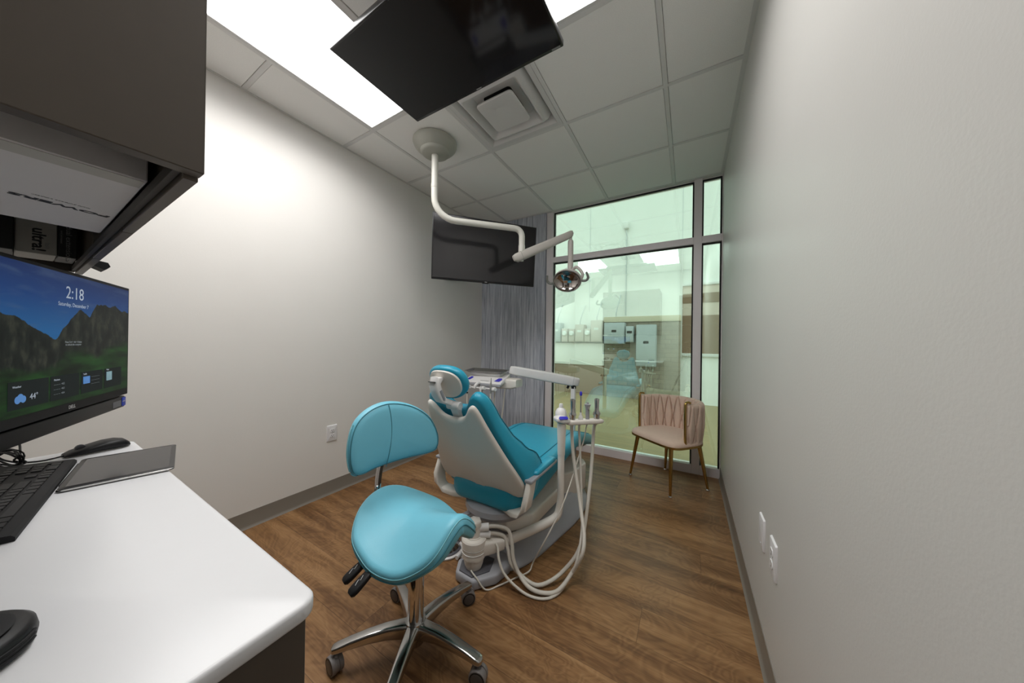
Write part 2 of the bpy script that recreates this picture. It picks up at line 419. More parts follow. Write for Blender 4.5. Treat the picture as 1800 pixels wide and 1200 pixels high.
LETTD = emit('dim screen lettering', (.45, .5, .55), .18)
ICONB = emit('screen icon blue', (.14, .34, .75), .26)
ICONG = emit('screen icon pale', (.35, .55, .62), .22)
CARDD = emit('screen widget panel', (.010, .014, .014), .5)
BLUEB = mat('blue badge', (.02, .05, .45), .4)
SILV = mat('silver print', (.45, .45, .45), .4)
EXTW = mat('pale stucco', (.80, .80, .78), .9, noise_amt=.03, nscale=4)
EXTG = mat('exterior paving', (.30, .235, .13), .85, noise_amt=.12, nscale=3)
EXTBOX = mat('grey utility enclosure', (.40, .44, .46), .5, noise_amt=.05)
EXTBOX2 = mat('beige utility enclosure', (.55, .50, .46), .5, noise_amt=.05)
EXTCAP = mat('cast stone cap', (.56, .50, .38), .8, noise_amt=.06)
EXTBR = mat('brown siding', (.24, .15, .10), .7, noise_amt=.08)
EXTPK = mat('pinkish siding', (.58, .47, .41), .7, noise_amt=.04)
GALV = mat('galvanised conduit', (.55, .57, .58), .4, metal=.4)
GLINT = mat('meter glass', (.75, .78, .78), .15)
# ================================================================== ROOM SHELL
XR, YW, YG, H, T = 2.574, 3.206, 3.15, 2.6623, .6096
GX, GY = .366, 1.3189        # grid origin
YB = -.47                    # rear wall (behind the photographer)
struct('floor', MB().box((-.1, -2.0, -.05), (XR + .1, YW + .10, 0)), FLOOR)
struct('wall_left', MB().box((-.1, YB - .1, 0), (0, YW + .1, H + .15)), WALL)
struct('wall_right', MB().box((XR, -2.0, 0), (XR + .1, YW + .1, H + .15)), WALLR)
struct('wall_far', MB().box((0, YG, 0), (.895, YW + .08, H + .1)), STREAK)
mb = MB().box((0, YB - .1, 0), (2.16, YB, H + .1)).box((2.16, YB - .1, 2.15), (XR, YB, H + .1))
struct('wall_back', mb, WALL)
struct('trim_1', MB().box((2.16, YB - .11, 0), (2.215, YB + .012, 2.15), .004).box((2.215, YB - .11, 2.105), (XR, YB + .012, 2.16), .004), BASEB)
struct('wall_hall', MB().box((1.5, -2.1, 0), (XR + .1, -2.0, H)).box((1.4, -2.0, 0), (1.5, YB - .1, H)), HALLW)
struct('trim_2', MB().box((1.5, -2.0, .86), (XR, -1.96, .90), .004).box((1.5, -2.0, 2.02), (XR, -1.97, 2.06), .004).box((1.5, -2.0, 1.62), (XR, -1.98, 1.65), .004), TEE)
struct('trim_3', MB().box((1.4, -2.1, H - .03), (XR + .1, YB, H + .05)), WALL)
# vinyl cove base: a tall taupe band with a small toe
def cove(y0, y1, x, s):
    pr = [(0, .102), (.003, .102), (.004, .02), (.007, .008), (.014, .001), (0, .001)]
    return MB().prism([(a * s, z) for a, z in pr], (x, y0, 0), (1, 0, 0), (0, 0, 1), (0, 1, 0), y1 - y0)
struct('baseboard_left', cove(YB, YG, 0, 1), BASEB)
struct('baseboard_right', cove(-1.9, YW - .05, XR, -1), BASEB)
struct('baseboard_far', MB().box((.0, YG - .006, 0), (.895, YG, .102), .001), BASEB)

# ceiling: lay-in tiles, grid, openings for the two lights and the diffuser
xs = [0] + [GX + T * i for i in range(4)] + [XR]
ys = [YB] + [GY + T * j for j in range(-2, 4)] + [YW - .015]
light_cells = {(1, 1), (1, 2), (3, 1), (3, 2)}      # (column, row) index pairs
vent_cell = (2, 3)
mb = MB()
for a in range(len(xs) - 1):
    for b in range(len(ys) - 1):
        if (a, b) in light_cells or (a, b) == vent_cell: continue
        g = .0135
        mb.box((xs[a] + (g if a else 0), ys[b] + g, H + .001), (xs[a + 1] - g, ys[b + 1] - g, H + .02), .002, 1)
ceil = struct('ceiling', mb, TILE)
mb = MB()
tw = .012
for x in xs[1:-1]: mb.box((x - tw, YB, H - .002), (x + tw, YW - .01, H + .03), .001, 1)
for j, y in enumerate(ys[1:-1]):
    if j == 1:                      # this cross tee stops at the two-by-four lights
        for a, b in ((0, xs[1] + tw), (xs[2] - tw, xs[3] + tw), (xs[4] - tw, XR)): mb.box((a, y - tw, H - .0015), (b, y + tw, H + .03), .001, 1)
    else: mb.box((0, y - tw, H - .0015), (XR, y + tw, H + .03), .001, 1)
mb.box((0, YB, H - .002), (.014, YG, H + .02)).box((XR - .022, YB, H - .002), (XR, YW, H + .02)).box((.9, YW - .045, H - .004), (XR, YW, H + .02)).box((0, YG - .014, H - .002), (.895, YG, H + .02))
struct('ceiling_grid', mb, TEE, ceil)
struct('ceiling_deck', MB().box((-.1, YB - .1, H + .14), (XR + .1, YW + .2, H + .2)), DARK, ceil)

# ---- glazed wall
def win():
    fr = MB()
    y0, y1 = YW - .045, YW + .045
    xl, xm0, xm1, zt0, zt1, zs, zh = .905, 2.357, 2.42, 2.078, 2.14, .078, 2.683
    fr.box((xl, y0, 0), (.985, y1, H), .002, 1)
    fr.box((xm0, y0, 0), (xm1, y1, H), .002, 1)
    fr.box((XR - .006, y0, 0), (XR, y1, H), .001, 1)
    fr.box((.985, y0, 0), (xm0, y1, zs), .002, 1).box((xm1, y0, 0), (XR - .006, y1, zs), .002, 1)
    fr.box((.985, y0, zt0), (xm0, y1, zt1), .002, 1).box((xm1, y0, zt0), (XR - .006, y1, zt1), .002, 1)
    fr.box((.985, y0 + .02, zh - .03), (xm0, y1, H + .02), .001, 1).box((xm1, y0 + .02, zh - .03), (XR - .006, y1, H + .02), .001, 1)
    w = struct('window_1', fr, ALU)
    for (a, b, c, d) in ((.985, xm0, zs, zt0), (.985, xm0, zt1, zh - .03), (xm1, XR - .006, zs, zt0), (xm1, XR - .006, zt1, zh - .03)):
        k = .012; ya, yb = YW - .02, YW - .004
        gm = MB().box((a, ya, c), (a + k, yb, d)).box((b - k, ya, c), (b, yb, d)).box((a + k, ya, d - k), (b - k, yb, d))
        struct('gasket', gm, GASK, w)
        struct('glass_pane', MB().box((a + .002, YW - .004, c + .002), (b - .002, YW + .004, d - .002)), GLASS, w)
    return w
win()

# ================================================================== OUTSIDE THE GLASS
YE = 7.0
struct('ground', MB().box((-14, YW + .1, -.12), (16, YE + .4, -.02)), EXTG)
bl = thing('neighbouring_building', (1.5, YE, -.02), 'pale neighbouring building with a stone base seen through the window wall', 'building')
put('wall', MB().box((-14, YE, -.02), (16, YE + .4, 4.55)), EXTW, bl)
put('coping', MB().box((-14, YE - .06, 4.55), (16, YE + .45, 4.66), .01), WHITEM, bl)
put('stone_base', MB().box((.69, YE - .10, -.02), (2.19, YE, 1.64)), STONE, bl)
put('stone_cap', MB().box((.67, YE - .14, 1.64), (2.20, YE, 1.76), .01), EXTCAP, bl)
put('low_wall', MB().box((-6, YE - .12, .66), (.68, YE, 1.17), .01), EXTW, bl)
put('low_wall_plinth', MB().box((-6, YE - .10, -.02), (.68, YE, .66)), EXTBR, bl)
put('siding', MB().box((2.205, YE - .03, .98), (9, YE, 1.75)).box((2.205, YE - .03, 2.0), (9, YE, 2.19)), EXTBR, bl)
put('siding_panel', MB().box((2.205, YE - .02, 1.75), (9, YE, 2.0)).box((2.205, YE - .02, 2.19), (9, YE, 2.35)), EXTPK, bl)
put('siding_trim', MB().box((2.205, YE - .05, .93), (9, YE, .99), .005).box((2.205, YE - .05, 2.345), (9, YE, 2.39), .005).box((2.19, YE - .05, .9), (2.215, YE, 3.3), .004), WHITEM, bl)
for a_, b_ in ((.30, 1.9), (2.20, 2.4)): put('wall_joint', MB().box((a_, YE - .004, b_), (a_ + .012, YE, 4.55)), GALV, bl)
boxes = [(-.556, -.323, 1.19, 1.65, 0, 'leftmost tall utility box on the pale wall outside the glass'),
         (-.299, -.148, 1.19, 1.51, 1, 'small beige meter box beside the leftmost utility box outside'),
         (-.124, .023, 1.19, 1.50, 1, 'second small meter box outside, left of the wide panel'),
         (.032, .245, 1.20, 1.60, 1, 'wide beige electrical panel between small meter boxes outside'),
         (.255, .394, 1.20, 1.50, 1, 'small meter box left of the tallest beige cabinet outside'),
         (.401, .657, 1.20, 1.69, 1, 'tallest beige electrical cabinet at the right of the meter row outside'),
         (.72, 1.15, 1.16, 1.62, 0, 'wide grey electrical cabinet on the stone base outside'),
         (1.173, 1.329, 1.20, 1.54, 0, 'narrow grey box between two grey cabinets on the stone base outside'),
         (1.383, 1.762, .70, 1.565, 0, 'large grey cabinet with a dark slot on the stone base outside')]
for i, (a, b, c, d, k, lab) in enumerate(boxes):
    dep = .22 if i < 6 else .30
    t = thing('utility_box', ((a + b) / 2, YE, c), lab, 'electrical box', 'electrical boxes on the building outside')
    put('enclosure', MB().box((a, YE - dep, c), (b, YE - (.0 if i < 6 else .10), d), .008), EXTBOX2 if k else EXTBOX, t)
    put('cover', MB().box((a + .012, YE - dep - .012, c + .015), (b - .012, YE - dep, d - .05), .004), EXTBOX2 if k else EXTBOX, t)
    cx = (a + b) / 2; 
    if i in (1, 2, 4):
        put('meter_glass', MB().lathe([(0, .05), (.045, .045), (.06, .02), (.062, 0)], (cx, YE - dep - .012, c + .2), (0, -1, 0), 20), GLINT, t)
    else:
        put('label_plate', MB().box((cx - .05, YE - dep - .016, c + (d - c) * .55), (cx + .05, YE - dep - .012, c + (d - c) * .55 + .05)), SLOT if i >= 6 else GLINT, t)
for x, z0, zk, k in ((-.42, 1.65, 2.05, 0), (.14, 1.60, 2.0, 1), (.53, 1.69, 2.05, 2), (.95, 1.76, 2.2, 3)):
    nm = ['leftmost', 'second', 'third', 'rightmost'][k]
    solo('conduit', MB().tube([(x, YE - .16, z0), (x, YE - .16, z0 + .1), (x + .06, YE - .06, zk), (x + .06, YE + .02, zk + .06)], .012, 8, 4), GALV,
         nm + ' thin metal conduit rising up the pale wall outside', 'pipe', 'conduits on the building outside', org=(x, YE - .16, z0))
t = thing('security_light', (1.12, YE, 3.72), 'small white security light high on the pale wall outside', 'outdoor light')
put('housing', MB().box((1.07, YE - .10, 3.71), (1.175, YE, 3.86), .01), PLASW, t)
put('conduit', MB().tube([(1.12, YE - .012, 3.71), (1.12, YE - .012, 1.80)], .012, 8), GALV, t)

# ================================================================== WORLD (overcast sky)
w = bpy.data.worlds.new('overcast sky'); SC.world = w; w.use_nodes = True
nt = w.node_tree; bg = nt.nodes['Background']
tc = nt.nodes.new('ShaderNodeTexCoord'); sp = nt.nodes.new('ShaderNodeSeparateXYZ'); nt.links.new(tc.outputs['Generated'], sp.inputs[0])
r = ramp(nt, [(.0, (.55, .55, .52)), (.5, (.86, .90, .93)), (1.0, (.95, .97, 1.0))]); nt.links.new(sp.outputs['Z'], r.inputs[0]); nt.links.new(r.outputs[0], bg.inputs['Color'])
bg.inputs['Strength'].default_value = 2.45

# ================================================================== CAMERA
cam = bpy.data.cameras.new('camera'); co = bpy.data.objects.new('camera', cam); COL.objects.link(co)
yaw, pit, rol = -.5332, .0024, .0135
f = V((math.sin(yaw) * math.cos(pit), math.cos(yaw) * math.cos(pit), math.sin(pit)))
r0 = f.cross(V((0, 0, 1))).normalized(); u0 = r0.cross(f)
rr = r0 * math.cos(rol) + u0 * math.sin(rol); uu = -r0 * math.sin(rol) + u0 * math.cos(rol)
co.matrix_world = frame((2.322, 0, 1.1657), rr, uu, -f)
cam.sensor_width = 36; cam.lens = 36 * 524.37 / 1800; cam.clip_start = .01; cam.clip_end = 200
SC.camera = co
SC.view_settings.view_transform = 'Standard'; SC.view_settings.look = 'None'
SC.cycles.diffuse_bounces = 12; SC.cycles.max_bounces = 16; SC.cycles.glossy_bounces = 6; SC.cycles.transparent_max_bounces = 16
SC.view_settings.exposure = 0.38; SC.view_settings.gamma = 1.0; SC.view_settings.use_curve_mapping = False
# ================================================================== CEILING FIXTURES
LIGHT_W, LIGHT_SPREAD = 13.5, 158
for i, lab in ((1, 'long lit ceiling panel nearest the left wall'), (3, 'lit ceiling panel right of the hanging television, near the right wall')):
    x0, x1, y0, y1 = xs[i] + .012, xs[i + 1] - .012, ys[1] + .012, ys[3] - .012
    t = thing('ceiling_light', ((x0 + x1) / 2, (y0 + y1) / 2, H), lab, 'ceiling light', 'lit troffer panels in the ceiling')
    put('frame', MB().box((x0, y0, H - .001), (x0 + .014, y1, H + .05)).box((x1 - .014, y0, H - .001), (x1, y1, H + .05))
        .box((x0 + .014, y0, H - .001), (x1 - .014, y0 + .014, H + .05)).box((x0 + .014, y1 - .014, H - .001), (x1 - .014, y1, H + .05)).box((x0, y0, H + .05), (x1, y1, H + .06)), WHITEM, t)
    la = bpy.data.lights.new('led_array', 'AREA'); la.shape = 'RECTANGLE'; la.size = x1 - x0 - .03; la.size_y = y1 - y0 - .03
    la.energy = LIGHT_W; la.spread = math.radians(LIGHT_SPREAD); la.color = (1.0, .985, .96)
    lo = bpy.data.objects.new('led_array', la); COL.objects.link(lo); lo.parent = t; lo.location = (0, 0, .001)
    put('diffuser', MB().box((x0 + .014, y0 + .014, H + .003), (x1 - .014, y1 - .014, H + .008)), LIGHTP, t)

# square cone air diffuser
x0, x1, y0, y1 = xs[2] + .013, xs[3] - .013, ys[3] + .013, ys[4] - .013
cx, cy = (x0 + x1) / 2, (y0 + y1) / 2; hw = (x1 - x0) / 2
t = thing('air_diffuser', (cx, cy, H), 'white square stepped air diffuser in the ceiling beside the hanging television', 'air vent')
def sq(h, z, r=.01): return [V((cx + a, cy + b, z)) for a, b in rrect(h, h, min(r, h * .9), 3)]
put('frame', MB().rings([sq(hw, H + .03, .002), sq(hw, H - .002, .002), sq(.262, H - .002, .004), sq(.255, H + .012), sq(.235, H + .045), sq(.235, H + .05), sq(.262, H + .05)], False, False), WHITEM, t)
put('cone', MB().rings([sq(.238, H + .050, .02), sq(.222, H + .012, .02), sq(.205, H - .010, .02), sq(.196, H - .012, .02), (sq(.190, H - .008, .02)), sq(.150, H + .045, .02), sq(.135, H + .047, .02), sq(.10, H + .048, .02), sq(.135, H + .050, .02), sq(.238, H + .053, .02)], False, False), WHITEM, t)
put('core_plate', MB().rings([[V((cx, cy, H - .012))], [V((cx + .055 * math.cos(a * PI / 12), cy + .055 * math.sin(a * PI / 12), H - .012)) for a in range(24)]], cap1=False), WHITEM, t)
cp = t.children[-1]
put('core', MB().rings([sq(.05, H - .0115, .012), sq(.118, H - .020, .022), sq(.128, H - .019, .024), sq(.132, H - .012, .026), sq(.128, H - .002, .024), sq(.05, H + .02, .012)]), WHITEM, t)
put('duct', MB().lathe([(0, .14), (.12, .14), (.12, .052)], (cx, cy, H), (0, 0, 1), 32).box((x0, y0, H + .052), (cx - .16, y1, H + .055)).box((cx + .16, y0, H + .052), (x1, y1, H + .055)), DARK, t)

# ---- television hung flat under the ceiling
a0, a1, b0, b1, zt = .962, 1.852, .703, 1.197, 2.43
t = thing('ceiling_television', ((a0 + a1) / 2, (b0 + b1) / 2, zt), 'black television hung flat below the ceiling, screen facing down', 'television')
put('cabinet', MB().box((a0, b0, zt), (a1, b1, zt + .028), .004).box((a0 + .12, b0 + .08, zt + .026), (a1 - .12, b1 - .06, zt + .065), .012), TVB, t)
put('screen', MB().box((a0 + .006, b0 + .006, zt - .002), (a1 - .006, b1 - .016, zt + .004), .001, 1), TVS, t)
put('mount', MB().box((1.30, .86, zt + .065), (1.52, 1.04, zt + .085), .004).tube([(1.41, .95, zt + .08), (1.41, .95, H - .004)], .024, 16).box((1.31, .85, H - .012), (1.51, 1.05, H + .002), .003), BLACKM, t)
put('logo', MB().box((1.395, b1 - .012, zt - .0008), (1.425, b1 - .007, zt + .001)), SILV, t, 'small silver maker mark on the lower bezel')
put('badge', MB().box((a1 - .05, b1 - .013, zt - .0008), (a1 - .012, b1 - .006, zt + .001)), INKG, t)

# ---- television on the wall bracket in the far left corner
p0 = V((.412, 1.855, 0)); d = V((.618, .752, 0)); Wt = .965; ex = d.normalized(); ey = V((-ex.y, ex.x, 0))   # ey points away from the room
tl = math.radians(5); Mt = frame((p0.x, p0.y, 1.705), ex, ey * math.cos(tl) + V((0, 0, math.sin(tl))), V((0, 0, math.cos(tl))) - ey * math.sin(tl))
t = thing('corner_television', tuple((p0 + ex * Wt / 2).xy) + (1.705,), 'black television on a swing arm across the far left corner', 'television')
put('cabinet', MB().box((0, 0, 0), (Wt, .025, .562), .004, M=Mt).box((.15, .02, .05), (Wt - .15, .06, .42), .012, M=Mt), TVB, t)
put('screen', MB().box((.006, -.002, .016), (Wt - .006, .004, .556), .001, 1, M=Mt), TVSM, t)
put('sensor', MB().box((Wt / 2 - .03, .002, -.006), (Wt / 2 + .03, .018, .004), .002, M=Mt), BLACKP, t)
put('logo', MB().box((Wt / 2 - .010, -.003, .004), (Wt / 2 + .012, -.001, .010), M=Mt), SILV, t)
c = p0 + ex * Wt / 2 + ey * .06
ms = MB().box((Wt / 2 - .1, .06, .15), (Wt / 2 + .1, .075, .38), .003, M=Mt)
ms.tube([(c.x, c.y, 1.97), (.26, 2.62, 1.97), (.03, 2.50, 1.97)], .018, 12).box((0, 2.40, 1.87), (.03, 2.60, 2.07), .004)
put('wall_arm', ms, BLACKM, t)

# ================================================================== DENTAL OPERATING LAMP
t = thing('dental_lamp', (.667, 1.627, H), 'cream dental operating lamp on a bent ceiling arm with a mirror head', 'lamp')
c = (.667, 1.627, H)
put('canopy', MB().lathe([(.0, 0), (.152, 0), (.160, -.008), (.160, -.020), (.154, -.034), (.140, -.050), (.122, -.066), (.108, -.074), (.106, -.080), (.100, -.088), (.088, -.094), (.04, -.098), (0, -.099)], c, (0, 0, 1), 48), CANOPY, t)
path = [V((.667, 1.627, 2.58)), V((.667, 1.627, 2.27))]
hd = V((.475, .508, 0)).normalized(); 
for k in range(1, 9):
    a = k / 8 * PI / 2
    path.append(V((.667, 1.627, 2.25)) + hd * (.16 * (1 - math.cos(a))) + V((0, 0, -.16 * math.sin(a))))
e = V((1.142, 2.135, 2.09)); path.append(e - hd * .07)
for k in range(1, 7):
    a = k / 6 * PI / 2
    path.append(e - hd * .06 + hd * (.06 * math.sin(a)) + V((0, 0, -.06 * (1 - math.cos(a)))))
path.append(V((e.x, e.y, 1.955)))
put('ceiling_arm', MB().tube(path, .0245, 20), LAMPW, t)
put('arm_joint', MB().lathe([(.0255, .0), (.0265, -.004), (.0265, -.05), (.0265, -.055), (.022, -.065), (.018, -.085), (.017, -.13)], (e.x, e.y, 1.96), (0, 0, 1), 24), LAMPW, t)
put('pole_collar', MB().lathe([(.0245, 0), (.0265, -.002), (.0265, -.03), (.0245, -.032)], (.667, 1.627, 2.35), (0, 0, 1), 24), LAMPW, t)
A = V((1.095, 2.085, 1.838)); B = V((1.462, 2.462, 2.105))
ax = (B - A).normalized(); sd = ax.cross(V((0, 0, 1))).normalized(); up = sd.cross(ax)
def ovl(c, hw, hh, n=20): return [c + sd * (hw * math.copysign(abs(math.cos(k * 2 * PI / n)) ** .7, math.cos(k * 2 * PI / n))) + up * (hh * math.copysign(abs(math.sin(k * 2 * PI / n)) ** .7, math.sin(k * 2 * PI / n))) for k in range(n)]
L = (B - A).length
put('spring_arm', MB().rings([ovl(A + up * .012, .004, .006), ovl(A + ax * .004 + up * .006, .020, .022), ovl(A + ax * .03, .028, .036), ovl(A + ax * .10, .030, .038), ovl(A + ax * (L * .6), .028, .034), ovl(A + ax * (L - .06), .025, .031), ovl(A + ax * (L - .02) + up * .004, .022, .028), ovl(A + ax * L + up * .010, .012, .016)]), LAMPB, t)
put('arm_cap_seam', MB().tube([p for p in ovl(A + ax * .075, .0305, .0385)], .0012, 6, closed=True), HUB, t)
Pq = V((1.448, 2.446, 0))
put('head_post', MB().lathe([(.0, .0), (.012, 0), (.012, -.035), (.022, -.045), (.0235, -.06), (.0235, -.22), (.022, -.225), (.022, -.229), (.0235, -.232), (.0235, -.30)], (Pq.x, Pq.y, 2.085), (0, 0, 1), 24)
    .tube([(Pq.x, Pq.y, 1.79), (Pq.x, Pq.y, 1.765), (Pq.x - .006, Pq.y - .004, 1.745), (Pq.x - .014, Pq.y - .006, 1.725)], [.0235, .0235, .0225, .021], 16, 4), LAMPB, t)
nrm = V((.05, -.83, -.56)).normalized()
exd = V((1, .06, 0)); exd = (exd - nrm * exd.dot(nrm)).normalized(); eyd = nrm.cross(exd)
if eyd.z < 0: eyd = -eyd
hc = V((1.436, 2.405, 1.692))
hd_ = t
def ell(s, w, n=40): return [hc + exd * (.120 * s * math.cos(k * 2 * PI / n)) + eyd * (.098 * s * math.sin(k * 2 * PI / n)) + nrm * w for k in range(n)]
sh = put('lamp_head', MB().rings([ell(.96, .012), ell(1.0, .008), ell(1.02, -.004), ell(.99, -.022), ell(.88, -.042), ell(.66, -.056), ell(.35, -.062), [hc - nrm * .064]], cap0=False), LAMPB, t)
rf = MB().rings([ell(.965, .012), ell(.95, .010), ell(.93, .004), ell(.75, -.016), ell(.5, -.030), ell(.25, -.037), [hc - nrm * .039]], cap0=False)
put('reflector', rf, REFL, sh)
put('rim', MB().tube(ell(.975, .013), .0035, 8, closed=True), HUB, sh)
put('bulb_shield', MB().box((-.035, -.012, -.004), (.035, .012, .004), .003, M=frame(hc - nrm * .004 + eyd * (-.01), exd, eyd, nrm)), CHROME, sh)
put('lamp_yoke', MB().tube([hc + exd * .118 - nrm * .01, hc + exd * .125 - nrm * .04 + eyd * .04, hc + exd * .07 - nrm * .07 + eyd * .085, V((Pq.x - .012, Pq.y - .005, 1.735))], .013, 10, 6), LAMPB, t)
for s in (-1, 1):
    q = hc + exd * s * .122 - nrm * .002
    put('handle', MB().tube([q - eyd * .012, q + exd * s * .035 - eyd * .012, q + exd * s * .055 + eyd * .012, q + exd * s * (.046) + eyd * .060], [.010, .0105, .011, .009], 10, 5), HUB, t)
# ================================================================== SADDLE STOOL
sx, sy = 1.452, .790
t = thing('saddle_stool', (sx, sy, 0), 'light aqua saddle stool with backrest on a five-star chrome base', 'stool')
STOOL = t
# --- base
put('hub', MB().lathe([(0, .045), (.034, .045), (.040, .055), (.040, .105), (.036, .125), (.0, .125)], (sx, sy, 0), (0, 0, 1), 32), POL, t)
put('column', MB().lathe([(.0, .10), (.0285, .10), (.0285, .335), (.027, .338), (.0, .338)], (sx, sy, 0), (0, 0, 1), 32), CHROME, t)
put('column_cap', MB().lathe([(.0305, .312), (.0305, .342), (.028, .346), (.018, .346), (.018, .312)], (sx, sy, 0), (0, 0, 1), 32), BLACKP, t)
put('gas_piston', MB().lathe([(0, .33), (.014, .33), (.014, .47), (0, .47)], (sx, sy, 0), (0, 0, 1), 20), CHROME, t)
R5 = .265
AXW = [V(q_).normalized() for q_ in ((-.1, -1, 0), (0, -1, 0), (.75, -.65, 0), (.3, -.95, 0), (.6, -.8, 0))]
for k, adeg in enumerate((226, 154.5, 82, 8, 298)):
    a = math.radians(adeg); d = V((math.cos(a), math.sin(a), 0)); s = V((-d.y, d.x, 0))
    rings = []
    for q, (z, hw, hh) in ((.018, (.092, .026, .030)), (.05, (.098, .023, .026)), (.10, (.102, .0215, .022)), (.16, (.099, .0195, .018)), (.22, (.091, .0180, .014)), (.262, (.083, .0175, .011)), (.276, (.081, .015, .009)), (.281, (.080, .008, .006))):
        c = V((sx, sy, z)) + d * q
        rings.append([c + s * x + V((0, 0, y)) for x, y in rrect(hw, hh, min(hw, hh) * .55, 4)])
    put('base_leg', MB().rings(rings), POL, t)
    c = V((sx, sy, 0)) + d * R5
    cs = put('caster', MB().lathe([(0, .08), (.008, .08), (.008, .058), (.012, .055), (.0, .055)], c, (0, 0, 1), 16)
             .tube([c + V((0, 0, .055)), c + V((0, 0, .05)) + s * .006], .013, 10)
             .lathe([(0, -.019), (.020, -.019), (.027, -.014), (.0285, 0), (.027, .014), (.020, .019), (0, .019)], c + d * .004 + V((0, 0, .0305)), AXW[k], 28), CASTG, t)
    axw = AXW[k]
    cw = c + d * .004 + V((0, 0, .0305))
    for q in (-1, 1):
        put('caster_tyre', MB().lathe([(.0235, q * .0196), (.0290, q * .0190), (.0305, q * .014), (.0305, q * .006), (.028, q * .005)], cw, axw, 28), CASTG, cs)
        put('caster_cap', MB().lathe([(0, q * .0205), (.015, q * .0215), (.0225, q * .0197), (.0225, q * .018), (0, q * .018)], cw, axw, 24), CASTC, cs)
        put('caster_ring', MB().lathe([(.0222, q * .0196), (.0245, q * .0202), (.0262, q * .0196), (.0262, q * .018), (.0222, q * .018)], cw, axw, 24), BLACKP, cs)

# --- saddle seat: a = forward (+x), b = lateral (+y)
out = spline2([(-.232, 0), (-.212, .105), (-.135, .178), (-.02, .200), (.09, .182), (.155, .148), (.197, .114), (.212, .074), (.216, 0), (.212, -.074), (.197, -.114), (.155, -.148), (.09, -.182), (-.02, -.200), (-.135, -.178), (-.212, -.105)], 6)
def seat_z(a, b):
    u = max(0., min(1., (a + .10) / .30))
    u = u * u * (3 - 2 * u)
    k = 2.6 + 6.5 * u                       # droop curvature: flat at the back, arched at the nose
    z = .527 + .058 * (max(0, a - .0) / .22) ** 1.4 + .032 * (max(0, -a - .04) / .19) ** 2
    dr = k * b * b
    lim = .084 + .062 * u
    dr = lim * (1 - math.exp(-dr / lim))
    return z - dr
th = math.radians(-3); ct, st = math.cos(th), math.sin(th)
def F(a, b, w):
    e = .004
    nx = -(seat_z(a + e, b) - seat_z(a - e, b)) / (2 * e); ny = -(seat_z(a, b + e) - seat_z(a, b - e)) / (2 * e)
    n = V((nx, ny, 1)).normalized()
    if w < -.02: q_ = max(0., min(1., (a - .160) / .05)); q_ *= q_; w = -.02 + (w + .02) * (1 + .6 * q_)
    p = V((a, b, seat_z(a, b))) + n * w
    return V((sx + p.x * ct - p.y * st, sy + p.x * st + p.y * ct, p.z))
prof = [(0, 0)] + [(k / 10, 0) for k in range(1, 10)] + [(.94, -.0015), (.97, -.006), (.99, -.014), (1.0, -.025), (1.0, -.034), (.985, -.044), (.95, -.050), (.8, -.052), (.5, -.052), (0, -.052)]
seat = put('seat', MB().pad(out, prof, F, (0, 0)), AQUA, t, sharp=60)
put('stitching', MB().tube([F(x * .992, y * .992, -.0155) for x, y in out], .0016, 6, closed=True), AQUAD, seat)
put('edge_piping', MB().tube([F(x * 1.002, y * 1.002, -.029) for x, y in out], .0026, 6, closed=True), AQUAS, seat)
put('seat_plate', MB().box((sx - .10, sy - .075, .432), (sx + .09, sy + .075, .452), .006).box((sx - .05, sy - .05, .395), (sx + .05, sy + .05, .435), .008), BLACKM, t)

# --- backrest and its post
bc = V((1.247, .846, .757)); bn = V((.955, -.297, 0)).normalized(); bu = V((.297, .955, 0)); bz = V((-.06, .02, 1)).normalized()
bo = spline2([(-.178, -.092), (-.188, -.01), (-.165, .080), (-.105, .130), (-.02, .147), (.080, .122), (.155, .064), (.190, -.018), (.184, -.082), (.142, -.100), (.04, -.106), (-.075, -.112), (-.145, -.118)], 6)
def FB(a, b, w):
    return bc + bu * a + bz * b + bn * (.045 * (a / .2) ** 2 + w)
pb = [(0, .016), (.3, .0155), (.6, .013), (.8, .009), (.92, .003), (.975, -.006), (1.0, -.018), (1.0, -.030), (.975, -.040), (.9, -.044), (.5, -.046), (0, -.046)]
bk = put('backrest', MB().pad(bo, pb, FB, (0, 0)), AQUA, t, sharp=60)
put('centre_seam', MB().tube([FB(-.045 + .028 * math.sin((b + .13) * 9), b, .0160 - .012 * (abs(b) / .15) ** 3) for b in [(-.112 + .25 * k / 14) for k in range(15)]], .0016, 6), AQUAS, bk)
put('edge_piping', MB().tube([FB(a * .955, b * .955, .0005) for a, b in bo], .0019, 6, closed=True), AQUAS, bk)
put('stitching', MB().tube([FB(a * 1.004, b * 1.004, -.014) for a, b in bo if a < -.14 and b < .09], .0022, 6), AQUAD, bk)
pst = MB()
q0, q1, q2 = V((1.245, .80, .452)), V((1.192, .803, .47)), V((1.186, .822, .62))
pst.tube([V((sx - .08, sy, .445)), q0 + V((.02, 0, -.008)), V((1.215, .80, .452)), V((1.194, .803, .478)), q2, bc - bn * .052 + V((0, 0, -.02))], .019, 12, 6, flat=.28, up=(1, 0, 0))
put('back_post', pst, CHROME, t)
put('post_bolt', MB().lathe([(0, .004), (.006, .003), (.007, 0), (0, 0)], V((1.196, .803, .545)), (1, 0, 0), 14), STEEL, t)
